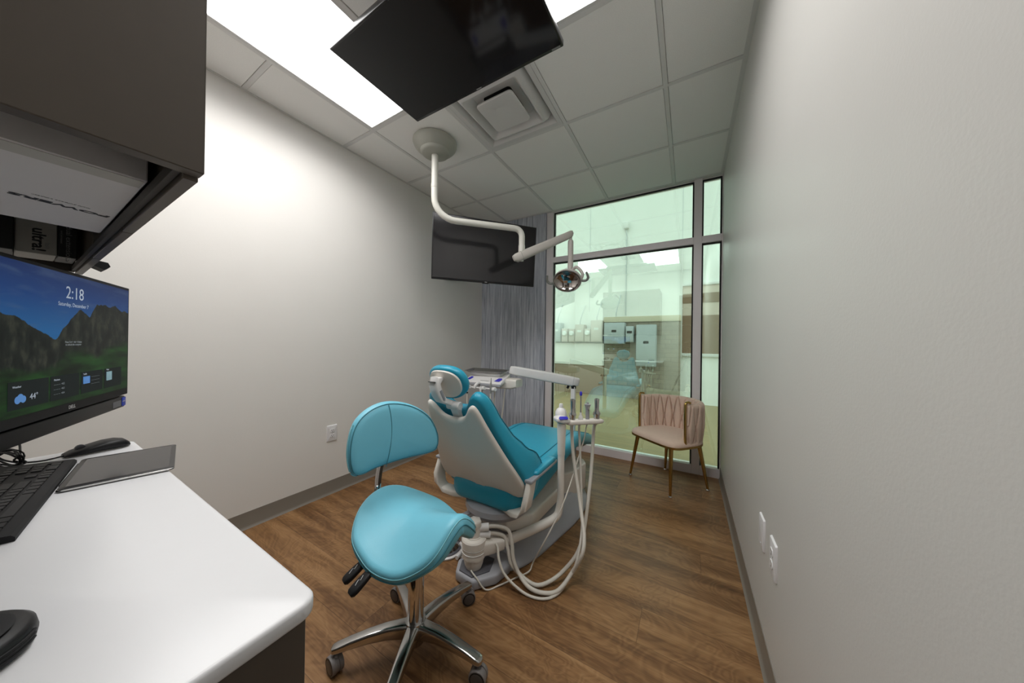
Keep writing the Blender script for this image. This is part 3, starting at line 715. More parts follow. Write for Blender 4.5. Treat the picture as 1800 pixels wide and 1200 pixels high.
# --- two paddle levers under the near side
for (px, py, dx) in ((1.392, .650, -.016), (1.446, .634, .006)):
    d = V((-.16, -.86, -.48)).normalized() + V((dx * 4, 0, 0)); d.normalize()
    o = V((px, py, .430)); s = d.cross(V((0, 0, 1))).normalized(); n = s.cross(d)
    rings = []
    for q, hw, hh in ((-.030, .005, .004), (.0, .006, .005), (.02, .009, .006), (.035, .015, .008), (.06, .0175, .009), (.085, .0185, .009), (.098, .017, .008), (.104, .011, .005)):
        rings.append([o + d * q + s * x + n * y for x, y in rrect(hw, hh, hh * .8, 4)])
    lv = put('lever', MB().rings(rings), BLACKP, t)
    zz = [o + d * .05 + s * .004 + n * .0092, o + d * .062 - s * .002 + n * .0094, o + d * .066 + s * .006 + n * .0094, o + d * .080 + s * .000 + n * .0094]
    put('lever_icon', MB().tube(zz, .0010, 6), SILV, lv)
# ================================================================== ACCENT CHAIR (woven blush tub on gold legs)
cx, cy = 2.192, 2.852
fd = V((-.63, -.777, 0)).normalized(); sd = V((-fd.y, fd.x, 0))     # fd faces the camera side, sd to the left of the sitter
t = thing('accent_chair', (cx, cy, 0), 'blush velvet tub chair with woven back and gold legs by the window', 'chair')
def C(a, b, z): return V((cx, cy, z)) + fd * a + sd * b           # a forward, b sideways
SZ = .385
out = []
for k in range(64):
    a = k * 2 * PI / 64
    # D shape: straight front, rounded rear
    ca, sa = math.cos(a), math.sin(a)
    e = .34 if ca > 0 else .62
    out.append((.225 * math.copysign(abs(ca) ** e, ca) if ca > 0 else .215 * ca * 1.0, .245 * math.copysign(abs(sa) ** (.42 if ca > 0 else .8), sa)))
put('seat', MB().pad(out, [(0, .060), (.4, .058), (.7, .052), (.86, .043), (.95, .032), (.99, .018), (1.0, .006), (.995, .0), (0, 0)], lambda a, b, w: C(a, b, SZ + w), (0, 0)), BLUSH, t, sharp=60)
put('seat_rail', MB().pad(out, [(0, 0), (1.006, 0), (1.006, -.016), (0, -.016)], lambda a, b, w: C(a, b, SZ + w), (0, 0)), GOLD, t)
# back: a thick U-shaped padded shell woven into tall lens-shaped folds
AF, RH, RB = .085, .228, .205      # arm fronts, half width, depth of the rear curve
def ucurve(s):
    L1 = AF + .01; arc = PI * .222; tot = 2 * L1 + arc; q = s * tot
    if q < L1: return (AF - q, RH, (0, 1))
    if q > L1 + arc: return (-.010 + (q - L1 - arc), -RH, (0, -1))
    an = (q - L1) / arc * PI
    return (-.010 - RB * math.sin(an), RH * math.cos(an), (-math.sin(an), math.cos(an)))
NP, ZB0, ZB1 = 11, .362, .708
def weave(s, v):
    """0..1 padding height; grooves between interlaced lens-shaped folds"""
    x = s * NP; d = abs(x - math.floor(x) - .5)                # 0 at a main fold's axis, .5 between folds
    w = .488 * max(0, 1 - abs(v - .46) / .50) ** .72 + .012
    if d < w: hgt = (1 - (d / w) ** 4.5) * (.72 + .28 * w / .5)
    else: hgt = (1 - ((.5 - d) / max(1e-4, .5 - w)) ** 4.5) * .72
    return max(0, hgt)
rings = []; NS, NV = NP * 26, 40
for i in range(NS + 1):
    s = i / NS; a, b, n = ucurve(s)
    fl = 1 if 0 < i < NS else .6
    sec = []
    for side in (1, -1):
        for j in range(NV + 1):
            v = j / NV if side > 0 else 1 - j / NV
            edge = min(1, min(v, 1 - v) / .09); edge = math.sqrt(max(0, 1 - (1 - edge) ** 2))
            o = side * (.003 + .030 * weave(s, v) * (.35 + .65 * edge)) * (.25 + .75 * edge) * fl
            bow = -.018 * (1 - v) ** 2
            sec.append(C(a + n[0] * (o + bow), b + n[1] * (o + bow), ZB0 + (ZB1 - ZB0) * v))
    rings.append(sec)
back = put('backrest', MB().rings(rings), BLUSH, t, sharp=80)
for k in range(1, NP):
    a, b, n = ucurve(k / NP)
    put('gap_shade', MB().lathe([(0, .004), (.004, .003), (.005, -.002), (0, -.003)], C(a - n[0] * .019, b - n[1] * .019, .682), (-(fd * n[0] + sd * n[1])), 10), HOLE, back)  # dark dots painting the shade inside the gaps at the top of the weave
# gold arm rails: from the seat rail up along the front of the arm and hooked over the top
for s in (1, -1):
    y_ = RH + .004
    pts = [C(AF - .03, y_ * s, SZ - .010), C(AF + .008, y_ * s, SZ + .01), C(AF + .016, y_ * s, .57), C(AF + .016, y_ * s, .690), C(AF + .010, y_ * s, .716), C(AF - .010, y_ * s, .724), C(AF - .035, y_ * s, .718)]
    put('arm_rail', MB().tube(pts, .0092, 12, 6), GOLD, t)
feet = [(1.891, 2.836), (2.217, 2.580), (2.470, 2.863), (2.150, 3.125)]
tops = [C(.17, .17, SZ - .014), C(.17, -.17, SZ - .014), C(-.15, -.15, SZ - .014), C(-.15, .15, SZ - .014)]
# match feet to the nearest corner
for tp in tops:
    fx, fy = min(feet, key=lambda q: (q[0] - tp.x - (tp.x - cx) * .3) ** 2 + (q[1] - tp.y - (tp.y - cy) * .3) ** 2)
    b = V((fx, fy, .012))
    lg = put('leg', MB().tube([tp, tp + (b - tp) * .5, b], [.0165, .0135, .009], 16), GOLD, t)
    put('foot', MB().lathe([(0, 0), (.013, 0), (.014, .005), (.010, .012), (0, .013)], (fx, fy, 0), (0, 0, 1), 18), CHROME, lg)
# ================================================================== DENTAL CHAIR
XC = 1.39
t = thing('dental_chair', (XC, 1.8, 0), 'reclining turquoise dental chair with beige plastic back shell, head towards the viewer', 'dental chair')
P0 = V((XC, 1.325, .372)); bt = V((0, -.285, .545)).normalized(); bn = V((0, .545, .285)).normalized()
def mir(half): return half + [(-u, v) for u, v in half[::-1] if abs(u) > 1e-6]
# ---- back cushion
half = [(0, -.035), (.13, -.05), (.235, -.035), (.278, .03), (.288, .12), (.272, .20), (.243, .29), (.215, .38), (.192, .47), (.178, .545), (.160, .600), (.128, .622), (.098, .610), (.074, .573), (.045, .543), (0, .535)]
bo = spline2(mir(half), 3)
def thick(v):
    pts = [(-.06, .09), (.02, .140), (.10, .182), (.17, .172), (.26, .122), (.36, .090), (.5, .078), (.64, .070)]
    for (a, ta), (b, tb) in zip(pts, pts[1:]):
        if v <= b: k = max(0, (v - a) / (b - a)); k = k * k * (3 - 2 * k); return ta + (tb - ta) * k
    return .07
def FBk(u, v, w):
    th_ = thick(v)
    if w > .5: q = th_ * (w - .28 * (1 - min(1, (u / .22) ** 2)) * (w - .5) * 2)
    else: q = th_ * w
    return P0 + V((1, 0, 0)) * u + bt * v + bn * q
pr = [(0, .98), (.35, .98), (.6, .98), (.78, 1.0), (.88, 1.0), (.94, .96), (.98, .84), (1.0, .62), (1.0, .35), (.985, .12), (.95, .02), (.8, 0), (0, 0)]
bk = put('back_cushion', MB().pad(bo, pr, FBk, (0, .27)), TEAL, t, sharp=70)
put('piping', MB().tube([FBk(u * .965, .27 + (v - .27) * .965, .93) for u, v in bo], .0026, 6, closed=True), TEALD, bk)
# ---- rigid back shell
half = [(0, -.008), (.035, -.04), (.05, .045), (.14, .050), (.225, .035), (.262, .075), (.263, .13), (.245, .20), (.215, .30), (.188, .40), (.166, .49), (.150, .560), (.134, .590), (.112, .585), (.090, .555), (.060, .525), (0, .512)]
so = spline2(mir(half), 3)
def FS(u, v, w): return P0 + V((1, 0, 0)) * u + bt * v - bn * (.004 + .026 * max(0, 1 - (u / .27) ** 2) * min(1, max(.2, v * 4)) + w)
shl = put('back_shell', MB().pad(so, [(0, .016), (.5, .016), (.9, .015), (.97, .012), (1.0, .004), (1.0, -.006), (.97, -.010), (.5, -.012), (0, -.012)], FS, (0, .27)), PLAS, t, sharp=50)
put('hinge_bracket', MB().box((XC - .030, 1.285, .315), (XC + .040, 1.335, .40), .012, 3), PLAS, shl)
put('hinge_screw', MB().lathe([(0, .004), (.009, .003), (.011, 0), (0, -.004)], (XC + .018, 1.284, .338), (0, -1, 0), 16), DARK, shl)
put('hinge_clip', MB().box((XC - .022, 1.278, .330), (XC + .002, 1.288, .352), .003), PLASW, shl)
# ---- headrest
hn = V((0, .915, .40)).normalized(); ht = V((0, -.40, .915)).normalized(); hc = V((XC - .022, 1.022, .974))
def FH(u, v, w): return hc + V((1, 0, 0)) * u + ht * v + hn * (w + .02 * (u / .12) ** 2)
ho = [(.108 * math.copysign(abs(math.cos(a)) ** .82, math.cos(a)), .082 * math.copysign(abs(math.sin(a)) ** .9, math.sin(a))) for a in [k * 2 * PI / 40 for k in range(40)]]
hr = put('headrest', MB().pad(ho, [(0, .036), (.5, .037), (.8, .038), (.92, .034), (.98, .026), (1.0, .014), (.985, .003), (.94, -.004), (.8, -.006), (0, -.006)], FH, (0, 0)), TEAL, t, sharp=70)
put('headrest_plate', MB().pad(ho, [(0, -.016), (.70, -.015), (.82, -.012), (.85, -.006), (.84, 0), (0, 0)], FH, (0, 0)), PLAS, hr)
def rr(c, ex, ey, hw, hh, r=.008): return [c + ex * a + ey * b for a, b in rrect(hw, hh, r, 3)]
X = V((1, 0, 0))
a0 = hc - hn * .014 + ht * .034 - X * .012
sec = [(a0 + hn * .004, hn, .024, .004), (a0 - hn * .026, hn, .026, .021), (a0 - hn * .038 - ht * .026, (hn + ht).normalized(), .026, .023), (a0 - hn * .038 - ht * .062, ht, .024, .020), (a0 - hn * .028 - ht * .098, ht, .023, .018), (V((XC, 1.062, .875)), bt, .026, .017), (V((XC, 1.095, .805)), bt, .024, .014)]
rings = []
for c, d, hw, hh in sec:
    ey = d.cross(X).normalized()
    rings.append(rr(c, X, ey, hw, hh, min(hw, hh) * .6))
hb = put('headrest_bracket', MB().rings(rings), PLASW, hr, sharp=45)
q = a0 - hn * .062 - ht * .002
put('bracket_slot', MB().box((-.020, -.003, -.003), (.020, .003, .003), M=frame(a0 - hn * .0475 + ht * .006, X, (hn + ht).normalized().cross(X), hn)), DARK, hb)
put('bracket_lever', MB().tube([a0 - hn * .036 - ht * .040 + X * .022, a0 - hn * .030 - ht * .092 + X * .021], .008, 10), GREYP, hb)
put('bracket_knob', MB().lathe([(0, .010), (.016, .010), (.020, .006), (.020, -.06), (.016, -.064), (0, -.064)], V((XC + .036, 1.050, .872)), X, 24), PLASW, hb)
# ---- seat and leg rest
secs = [(1.262, .400, .335, .140), (1.275, .425, .318, .180), (1.31, .455, .305, .215), (1.40, .492, .312, .245), (1.50, .505, .345, .262), (1.70, .508, .385, .272), (1.90, .516, .410, .276), (2.05, .520, .418, .274), (2.16, .508, .408, .268), (2.28, .474, .378, .260), (2.46, .418, .324, .248), (2.62, .366, .276, .230), (2.70, .340, .268, .205), (2.725, .325, .275, .165), (2.735, .312, .285, .10)]
def srings(secs):
    rings = []
    for y, zt, zb, hw in secs:
        cz, hh = (zt + zb) / 2, (zt - zb) / 2
        ring = []
        for a, b in rrect(hw, hh, min(hh * .92, .045), 6):
            dish = -.020 * max(0, 1 - (a / (hw * .75)) ** 2) * max(0, b / hh) * (1 if 1.4 < y < 2.6 else .3)
            ring.append(V((XC + a, y, cz + b + dish)))
        rings.append(ring)
    return rings
def zt_at(y):
    for s0, s1 in zip(secs, secs[1:]):
        if y <= s1[0]: k = (y - s0[0]) / (s1[0] - s0[0]); return s0[1] + (s1[1] - s0[1]) * k
    return .32
def top(u, y):
    hw = .27
    return V((XC + u, y, zt_at(y) - .020 * max(0, 1 - (u / (hw * .75)) ** 2) + .0015))
st = put('seat_cushion', MB().rings(srings(secs)), TEAL, t, sharp=70)
for s in (-1, 1):
    put('seat_seam', MB().tube([top(s * .205, 1.45 + .1 * k) for k in range(12)], .0028, 6), TEALD, st)
pan = [top(-.125, y) for y in (1.62, 1.75, 1.88)] + [top(-.115, 1.97), top(-.03, 2.03), top(.03, 2.03), top(.115, 1.97)] + [top(.125, y) for y in (1.88, 1.75, 1.62)]
put('seat_panel', MB().tube(pan, .0065, 8, 3), TEAL, st)
put('seat_shell', MB().rings([[V((XC + a, y, z)) for a, z in ((-w, zb), (w, zb), (w * .8, zb - .03), (-w * .8, zb - .03))] for y, zb, w in ((1.42, .335, .16), (1.7, .388, .22), (2.05, .422, .225), (2.3, .372, .21), (2.6, .285, .18))]), GREYP, t)
# ---- armrests: white looped brackets with turquoise pads
for s in (1, -1):
    ab = put('armrest', MB().rings([rr(V((XC + s * x, y, z)), ex, V(ey), hw, hh, .010) for x, y, z, ex, ey, hw, hh in (
        (.285, 1.30, .505, V((0, 1, 0)), (1, 0, 0), .040, .013), (.286, 1.285, .470, V((0, 1, 0)), (1, 0, 0), .036, .014), (.285, 1.265, .425, V((0, 1, 0)), (1, 0, 0), .036, .015), (.275, 1.262, .375, V((0, 1, 0)), (1, 0, .25 * s), .035, .017),
        (.245, 1.272, .338, V((0, 1, 0)), (.6, 0, .8 * s), .034, .018), (.19, 1.30, .318, V((0, 1, 0)), (.1, 0, s), .034, .017), (.12, 1.33, .312, V((0, 1, 0)), (0, 0, s), .034, .014))]), PLAS, t, sharp=45)
    put('armrest_rail', MB().box((XC + s * .288 - .020, 1.255, .498), (XC + s * .288 + .022, 1.572, .514), .005), GREYP, ab)
    po = rrect(.024, .125, .022, 6)
    put('armrest_pad', MB().pad(po, [(0, .018), (.6, .018), (.85, .016), (.97, .009), (1, .002), (.97, -.004), (0, -.004)], lambda u, v, w, s=s: V((XC + s * .284 + u, 1.445 + v, .518 + w)), (0, 0)), TEAL, ab, sharp=60)
# ---- under-structure
put('swivel', MB().lathe([(0, .225), (.12, .225), (.165, .245), (.185, .270), (.182, .296), (.15, .312), (0, .312)], (XC + .02, 1.42, 0), (0, 0, 1), 40), GREYP, t)
put('lift_cover', MB().prism([(1.17, 1.47), (1.23, 1.36), (1.35, 1.325), (1.52, 1.325), (1.62, 1.43), (1.635, 1.78), (1.54, 1.96), (1.24, 1.96), (1.15, 1.78)], (0, 0, .175), (1, 0, 0), (0, 1, 0), (0, 0, 1), .080, .012, 3), PLAS, t)
put('lift_column', MB().box((1.24, 1.45, .05), (1.54, 2.0, .18), .03).box((1.28, 1.55, .20), (1.50, 1.95, .40), .02), DGREYP, t)
put('swivel_lock', MB().tube([(XC - .06, 1.34, .245), (XC - .12, 1.27, .215), (XC - .17, 1.22, .195)], [.016, .018, .013], 10, 4, flat=.6), GREYP, t)
put('foot_control', MB().rings([[V((XC - .065 + a * .75 - .55 * (y - 1.27), y, z + b)) for a, b in rrect(.055, .022, .018, 4)] for y, z in ((1.20, .150), (1.215, .156), (1.31, .170), (1.36, .165))]), GREYP, t)
fo = spline2([(1.24, 1.31), (1.39, 1.29), (1.55, 1.31), (1.625, 1.45), (1.675, 1.70), (1.712, 1.95), (1.69, 2.20), (1.58, 2.37), (1.39, 2.42), (1.20, 2.37), (1.09, 2.20), (1.07, 1.95), (1.105, 1.70), (1.155, 1.45)], 5)
put('base_plate', MB().pad(fo, [(0, 0), (1.0, 0), (1.01, .006), (1.0, .016), (.93, .035), (.84, .070), (.76, .105), (.72, .115), (.5, .118), (0, .118)], lambda u, v, w: V((u, v, w)), (1.39, 1.85)), GREYP, t, sharp=60)
put('utility_box', MB().prism([(1.20, 2.02), (1.24, 1.97), (1.58, 1.97), (1.635, 2.06), (1.66, 2.26), (1.62, 2.33), (1.20, 2.33), (1.15, 2.26)], (0, 0, .06), (1, 0, 0), (0, 1, 0), (0, 0, 1), .195, .014, 3), PLAS, t)

# ================================================================== ASSISTANT'S UNIT (floor post, bent arm, holder)
pc = V((1.420, 1.185, 0))
t = thing('assistant_unit', (1.42, 1.185, 0), 'white instrument post with bent tube arm on a grey floor box beside the dental chair', 'dental unit')
AU = t
put('floor_box', MB().prism([(1.318, 1.19), (1.36, 1.118), (1.47, 1.108), (1.545, 1.20), (1.565, 1.30), (1.50, 1.36), (1.40, 1.36)], (0, 0, .002), (1, 0, 0), (0, 1, 0), (0, 0, 1), .05, .012, 3), GREYP, t)
put('floor_box_lid', MB().prism([(1.345, 1.185), (1.375, 1.128), (1.455, 1.123), (1.505, 1.20), (1.48, 1.28), (1.40, 1.28)], (0, 0, .050), (1, 0, 0), (0, 1, 0), (0, 0, 1), .008, .003), DGREYP, t)
put('pivot', MB().lathe([(0, .056), (.038, .056), (.045, .075), (.050, .10), (.050, .108), (.057, .112), (.058, .12), (.058, .138), (.0565, .141), (.058, .144), (.058, .158), (.0565, .161), (.060, .164), (.060, .196), (.055, .202), (.038, .205), (.036, .210), (0, .210)], pc, (0, 0, 1), 40), PLAS, t)
for z_ in (.139, .159):
    put('pivot_ring', MB().lathe([(.056, z_), (.0602, z_ + .0005), (.0602, z_ + .0035), (.056, z_ + .004)], pc, (0, 0, 1), 40), PLASW, t)
put('hose_turret', MB().lathe([(0, .200), (.032, .200), (.032, .262), (0, .262)], pc, (0, 0, 1), 32).prism([(.038 * math.cos(k * PI / 3 + .3), .038 * math.sin(k * PI / 3 + .3)) for k in range(6)], pc + V((0, 0, .250)), (1, 0, 0), (0, 1, 0), (0, 0, 1), .036, .008, 3), PLAS, t)
ed = V((.33, .335, 0)).normalized()
put('hose_socket', MB().tube([pc + V((.02, .01, .215)), pc + V((.06, .05, .205))], .016, 14).tube([pc + V((.02, .015, .245)), pc + V((.055, .045, .245))], .018, 14), PLASW, t)
arm = [pc + ed * .06 + V((0, 0, .135)), pc + ed * .12 + V((0, 0, .145)), pc + ed * .30 + V((0, 0, .19)), pc + ed * .40 + V((0, 0, .222))]
top_ = V((1.742, 1.518, 0))
arm += [pc + ed * .44 + V((0, 0, .245)), top_ + V((-.006, -.006, .275)), top_ + V((0, 0, .33)), top_ + V((0, 0, .40)), top_ + V((0, 0, .58))]
put('tube_arm', MB().tube(arm, [.0235, .0235, .0225, .021, .019, .018, .018], 18, 6), PLAS, t)
put('arm_root', MB().rings([rr(pc + ed * q + V((0, 0, .150)), V((-ed.y, ed.x, 0)), V((0, 0, 1)), hw, hh, .012) for q, hw, hh in ((.03, .042, .034), (.10, .033, .032), (.15, .025, .026))]), PLAS, t)
put('post_sleeve', MB().lathe([(0, .565), (.0195, .565), (.020, .57), (.0235, .70), (.0235, .735), (0, .735)], top_, (0, 0, 1), 24), PLAS, t)
hx = V((.733, .680, 0)); hy = V((-.680, .733, 0))
hb0 = top_ + V((0, 0, .752))
ho_ = MB().rings([[hb0 + hx * q + hy * a + V((0, 0, b + zz)) for a, b in rrect(hw, hh, hh * .8, 4)] for q, hw, hh, zz in ((-.040, .018, .006, .008), (-.034, .030, .012, .006), (0, .036, .017, .003), (.030, .032, .016, .0), (.040, .022, .010, -.004))])
hd = put('control_pod', ho_, PLASW, t, sharp=50)
pn = (-hy * .62 + V((0, 0, .78))).normalized(); pv = hx.cross(pn); pv = pv if pv.z > 0 else -pv
put('control_pad', MB().prism([(-.020, -.009), (.016, -.009), (.022, -.002), (.018, .008), (-.018, .008), (-.024, .0)], hb0 - hy * .0275 + V((0, 0, .0165)) - pn * .001, hx * 1.15, pv * 1.2, pn, .0045, .001), BLUEP, hd)
bar = MB().rings([[hb0 + hx * q + hy * a + V((0, 0, b - .014)) for a, b in rrect(hw, hh, hh * .7, 4)] for q, hw, hh in ((.030, .020, .012), (.045, .024, .013), (.10, .024, .013), (.20, .023, .013), (.232, .020, .011), (.242, .012, .006))])
put('holder_bar', bar, PLAS, t, sharp=50)
put('filter_bottle', MB().lathe([(0, -.02), (.028, -.02), (.032, .0), (.031, .020), (.024, .036), (.012, .044), (.011, .058), (.009, .066), (0, .068)], hb0 + hx * .018 + hy * .055 + V((0, 0, .01)), (0, 0, 1), 24).box((-.012, -.05, -.005), (.012, .02, .01), .003, M=frame(hb0 + hx * .018 + hy * .055, hx, hy, (0, 0, 1))), PLASW, t)
# hoses are parts of the instruments they feed; each instrument sits in the holder bar
H1 = [(1.779, 1.574, 0.702), (1.792, 1.57, 0.556), (1.84, 1.529, 0.371), (1.874, 1.48, 0.273), (1.894, 1.445, 0.227), (1.9, 1.403, 0.166), (1.857, 1.394, 0.07), (1.818, 1.309, 0.022), (1.763, 1.267, 0.014), (1.696, 1.248, 0.025), (1.63, 1.267, 0.051), (1.596, 1.27, 0.109), (1.58, 1.283, 0.167), (1.552, 1.29, 0.222), (1.496, 1.257, 0.240), (1.452, 1.219, 0.240)]
H2 = [(1.873, 1.676, 0.692), (1.872, 1.652, 0.546), (1.877, 1.597, 0.412), (1.873, 1.526, 0.226), (1.863, 1.45, 0.132), (1.811, 1.393, 0.055), (1.761, 1.33, 0.022), (1.709, 1.285, 0.016), (1.63, 1.286, 0.03), (1.585, 1.27, 0.079), (1.560, 1.278, 0.139), (1.535, 1.285, 0.185), (1.491, 1.254, 0.205), (1.448, 1.217, 0.205)]
H3 = [(1.811, 1.604, 0.699), (1.821, 1.599, 0.553), (1.844, 1.555, 0.361), (1.872, 1.479, 0.23), (1.874, 1.399, 0.124), (1.843, 1.379, 0.04), (1.815, 1.297, 0.010), (1.763, 1.240, 0.007), (1.679, 1.222, 0.012), (1.587, 1.212, 0.06), (1.547, 1.217, 0.117), (1.523, 1.238, 0.160), (1.488, 1.229, 0.18), (1.454, 1.209, 0.187)]
H4 = [(1.838, 1.643, 0.694), (1.83, 1.639, 0.637), (1.813, 1.605, 0.549), (1.791, 1.524, 0.414), (1.768, 1.44, 0.306), (1.729, 1.348, 0.197), (1.656, 1.369, 0.05), (1.648, 1.339, 0.02), (1.603, 1.275, 0.010), (1.559, 1.202, 0.007), (1.519, 1.150, 0.006), (1.480, 1.130, 0.057), (1.441, 1.135, 0.075)]
HB = hb0 + V((0, 0, -.003))
for nm, q, kind, hose, hr_, lab in (
        ('suction_handpiece', .062, 0, H1, .0092, 'chrome suction handpiece nearest the blue-padded pod, on a thick cream hose'),
        ('saliva_ejector', .110, 1, H3, .0062, 'slim suction wand with a blue tip, second from the blue-padded pod'),
        ('air_water_syringe', .150, 2, H4, .0036, 'short grey flared syringe, third from the blue-padded pod, on a thin hose'),
        ('suction_valve', .205, 0, H2, .0092, 'chrome suction handpiece at the far right end of the holder, on a thick cream hose')):
    b = HB + hx * q
    t = thing(nm, b, lab, 'dental instrument', 'instruments in the assistant holder')
    if kind == 0:
        put('handle', MB().lathe([(0, 0), (.0145, 0), (.0155, .004), (.0155, .022), (.018, .026), (.018, .036), (.0125, .046), (.0115, .070), (.0125, .095), (.0135, .108), (.012, .112), (.009, .113), (.009, .105), (0, .105)], b, (0, 0, 1), 24), STEEL, t)
        put('valve', MB().lathe([(0, .019), (.007, .019), (.007, -.019), (0, -.019)], b + V((0, 0, .030)), hx, 14), STEEL, t)
    elif kind == 1:
        put('base', MB().lathe([(0, 0), (.012, 0), (.013, .004), (.011, .018), (.006, .026), (.005, .040), (0, .040)], b, (0, 0, 1), 20), PLASW, t)
        put('wand', MB().lathe([(0, .036), (.0038, .036), (.0038, .135), (0, .135)], b, (0, 0, 1), 14), STEEL, t)
        put('tip', MB().lathe([(0, .132), (.0065, .132), (.0072, .138), (.0065, .150), (.004, .154), (0, .154)], b, (0, 0, 1), 14), BLUEP, t)
    else:
        put('handle', MB().lathe([(0, 0), (.0105, 0), (.0105, .055), (.0125, .068), (.0175, .080), (.0175, .083), (.006, .085), (.0055, .094), (0, .095)], b, (0, 0, 1), 20), GREYP, t)
        put('button', MB().box((-.006, -.014, .055), (.006, -.009, .075), .002, M=frame(b, hx, hy, (0, 0, 1))), STEEL, t)
    pts = [b - V((0, 0, .02))] + [V(p) for p in hose]
    put('hose', MB().tube(pts, hr_, 12, 5), HOSE, t)

# foot switch disc
fc = V((1.168, 1.262, 0))
t = thing('foot_switch', fc, 'chrome domed foot switch with a white base, on the floor behind the stool seat', 'foot pedal')
put('base', MB().lathe([(0, 0), (.088, 0), (.092, .004), (.092, .010), (.084, .016), (0, .016)], fc, (0, 0, 1), 40).box((.06, -.03, .001), (.14, .03, .014), .005, M=frame(fc, (.75, .1, 0), (-.1, .75, 0), (0, 0, 1))), PLASW, t)
put('dome', MB().lathe([(.078, .014), (.078, .020), (.066, .026), (.030, .050), (.016, .058), (0, .060)], fc, (0, 0, 1), 40), CHROME, t)
put('ring', MB().lathe([(.076, .014), (.083, .014), (.084, .020), (.076, .023)], fc, (0, 0, 1), 40), DGREYP, t)
put('toggle', MB().tube([fc + V((.10, .02, .012)), fc + V((.10, .02, .045))], .006, 10).tube([fc + V((.055, .06, .022)), fc + V((.10, .03, .022)), fc + V((.11, -.04, .020))], .011, 10, 4), PLASW, t)

# ================================================================== DOCTOR'S DELIVERY UNIT (post, spring arm, tray head)
t = thing('delivery_unit', (1.432, 2.612, .02), 'white delivery tray head on a long sloping arm and post, beyond the dental chair seat', 'dental unit')
pp = V((1.432, 2.612, 0))
put('post', MB().box((1.412, 2.592, .17), (1.452, 2.632, .775), .007, 3), PLASW, t)
put('post_bracket', MB().box((1.405, 2.32, .14), (1.459, 2.60, .19), .01).box((1.405, 2.58, .14), (1.459, 2.64, .23), .008), GREYP, t)
A = V((1.475, 2.640, .808)); B = V((.905, 2.368, .912))
ax = (B - A).normalized(); s_ = ax.cross(V((0, 0, 1))).normalized(); u_ = s_.cross(ax); Ln = (B - A).length
def sc(q, hw, hh, dz=0): return [A + ax * q + s_ * a + u_ * (b + dz) for a, b in rrect(hw, hh, min(hw, hh) * .5, 4)]
put('spring_arm', MB().rings([sc(0, .020, .020, .012), sc(.006, .028, .034, .004), sc(.06, .032, .042), sc(.3, .032, .044), sc(Ln - .05, .030, .040), sc(Ln - .006, .026, .034), sc(Ln, .018, .024)]), PLASW, t, sharp=50)
put('arm_seam', MB().tube([p for p in sc(.055, .0325, .0425)], .0011, 6, closed=True), GREYP, t)
put('elbow', MB().lathe([(0, 0), (.024, 0), (.024, .03), (0, .03)], pp + V((0, 0, .755)), (0, 0, 1), 20).tube([pp + V((-.03, -.014, .80)), pp + V((-.05, -.02, .755))], .012, 10), BLACKP, t)
# tray head: wedge lower at the front lip
fl, fr_, rl, rrt = V((.520, 2.175, .806)), V((.925, 2.185, .806)), V((.462, 2.425, .866)), V((.885, 2.415, .872))
def wedge(a, b, c, d, th0, th1, ins=0):
    return [[a, b, d, c], [a - V((0, 0, th0)), b - V((0, 0, th0)), d - V((0, 0, th1)), c - V((0, 0, th1))]]
def pw(rings_, bev):
    b = bmesh.new(); A_ = [b.verts.new(p) for p in rings_[0]]; B_ = [b.verts.new(p) for p in rings_[1]]
    b.faces.new(A_); b.faces.new(B_[::-1])
    for i in range(4): b.faces.new((A_[i], B_[i], B_[(i + 1) % 4], A_[(i + 1) % 4]))
    bmesh.ops.recalc_face_normals(b, faces=b.faces[:])
    bmesh.ops.bevel(b, geom=b.edges[:], offset=bev, segments=3, affect='EDGES', profile=.5)
    m = MB(); m._merge(b); return m
hdm = put('tray_head', pw(wedge(fl, fr_, rl, rrt, .030, .052), .010), PLASW, t, sharp=50)
put('front_trim', pw([[fl + V((.004, -.006, -.012)), fr_ + V((-.004, -.006, -.012)), fr_ + V((-.004, .02, -.008)), fl + V((.004, .02, -.008))], [p - V((0, 0, .024)) for p in (fl + V((.004, -.006, -.012)), fr_ + V((-.004, -.006, -.012)), fr_ + V((-.004, .02, -.008)), fl + V((.004, .02, -.008)))]], .005), GREYP, hdm)
def onhead(a, b, dz=.0015):
    p = (fl * (1 - a) + fr_ * a) * (1 - b) + (rl * (1 - a) + rrt * a) * b
    return p + V((0, 0, dz))
for a0, a1 in ((.045, .165), (.80, .955)):
    m = MB(); q = [onhead(a0, .12), onhead(a1 - .03, .10), onhead(a1, .30), onhead(a1 - .03, .42), onhead(a0 + .04, .40)]
    n_ = V((0, -.25, 1)).normalized()
    m.rings([q, [p + n_ * .002 for p in q]])
    put('control_pad', m, BLUEP, hdm)
put('maker_mark', MB().box((-.045, -.003, 0), (.045, .003, .0012), M=frame(onhead(.55, .10), (1, 0.02, 0), (0, 1, .25), (0, -.25, 1))), INKG, hdm)
put('arm_mount', MB().rings([[V((x, y, z)) for y, z in [(2.36 + a, zc + b) for a, b in rrect(hy_, hz, .018, 4)]] for x, zc, hy_, hz in ((.70, .80, .06, .03), (.82, .785, .075, .045), (.96, .790, .075, .045), (1.01, .795, .06, .035))]), PLAS, hdm)
put('tray_support', MB().box((.50, 2.30, .845), (.84, 2.41, .878), .006), PLASW, hdm)
hold = put('handpiece_rack', MB().tube([(.575, 2.135, .757), (.90, 2.140, .757)], .007, 10).tube([(.70, 2.19, .790), (.70, 2.155, .792), (.692, 2.130, .775), (.688, 2.125, .750)], [.014, .014, .013, .011], 10, 5), PLASW, hdm)
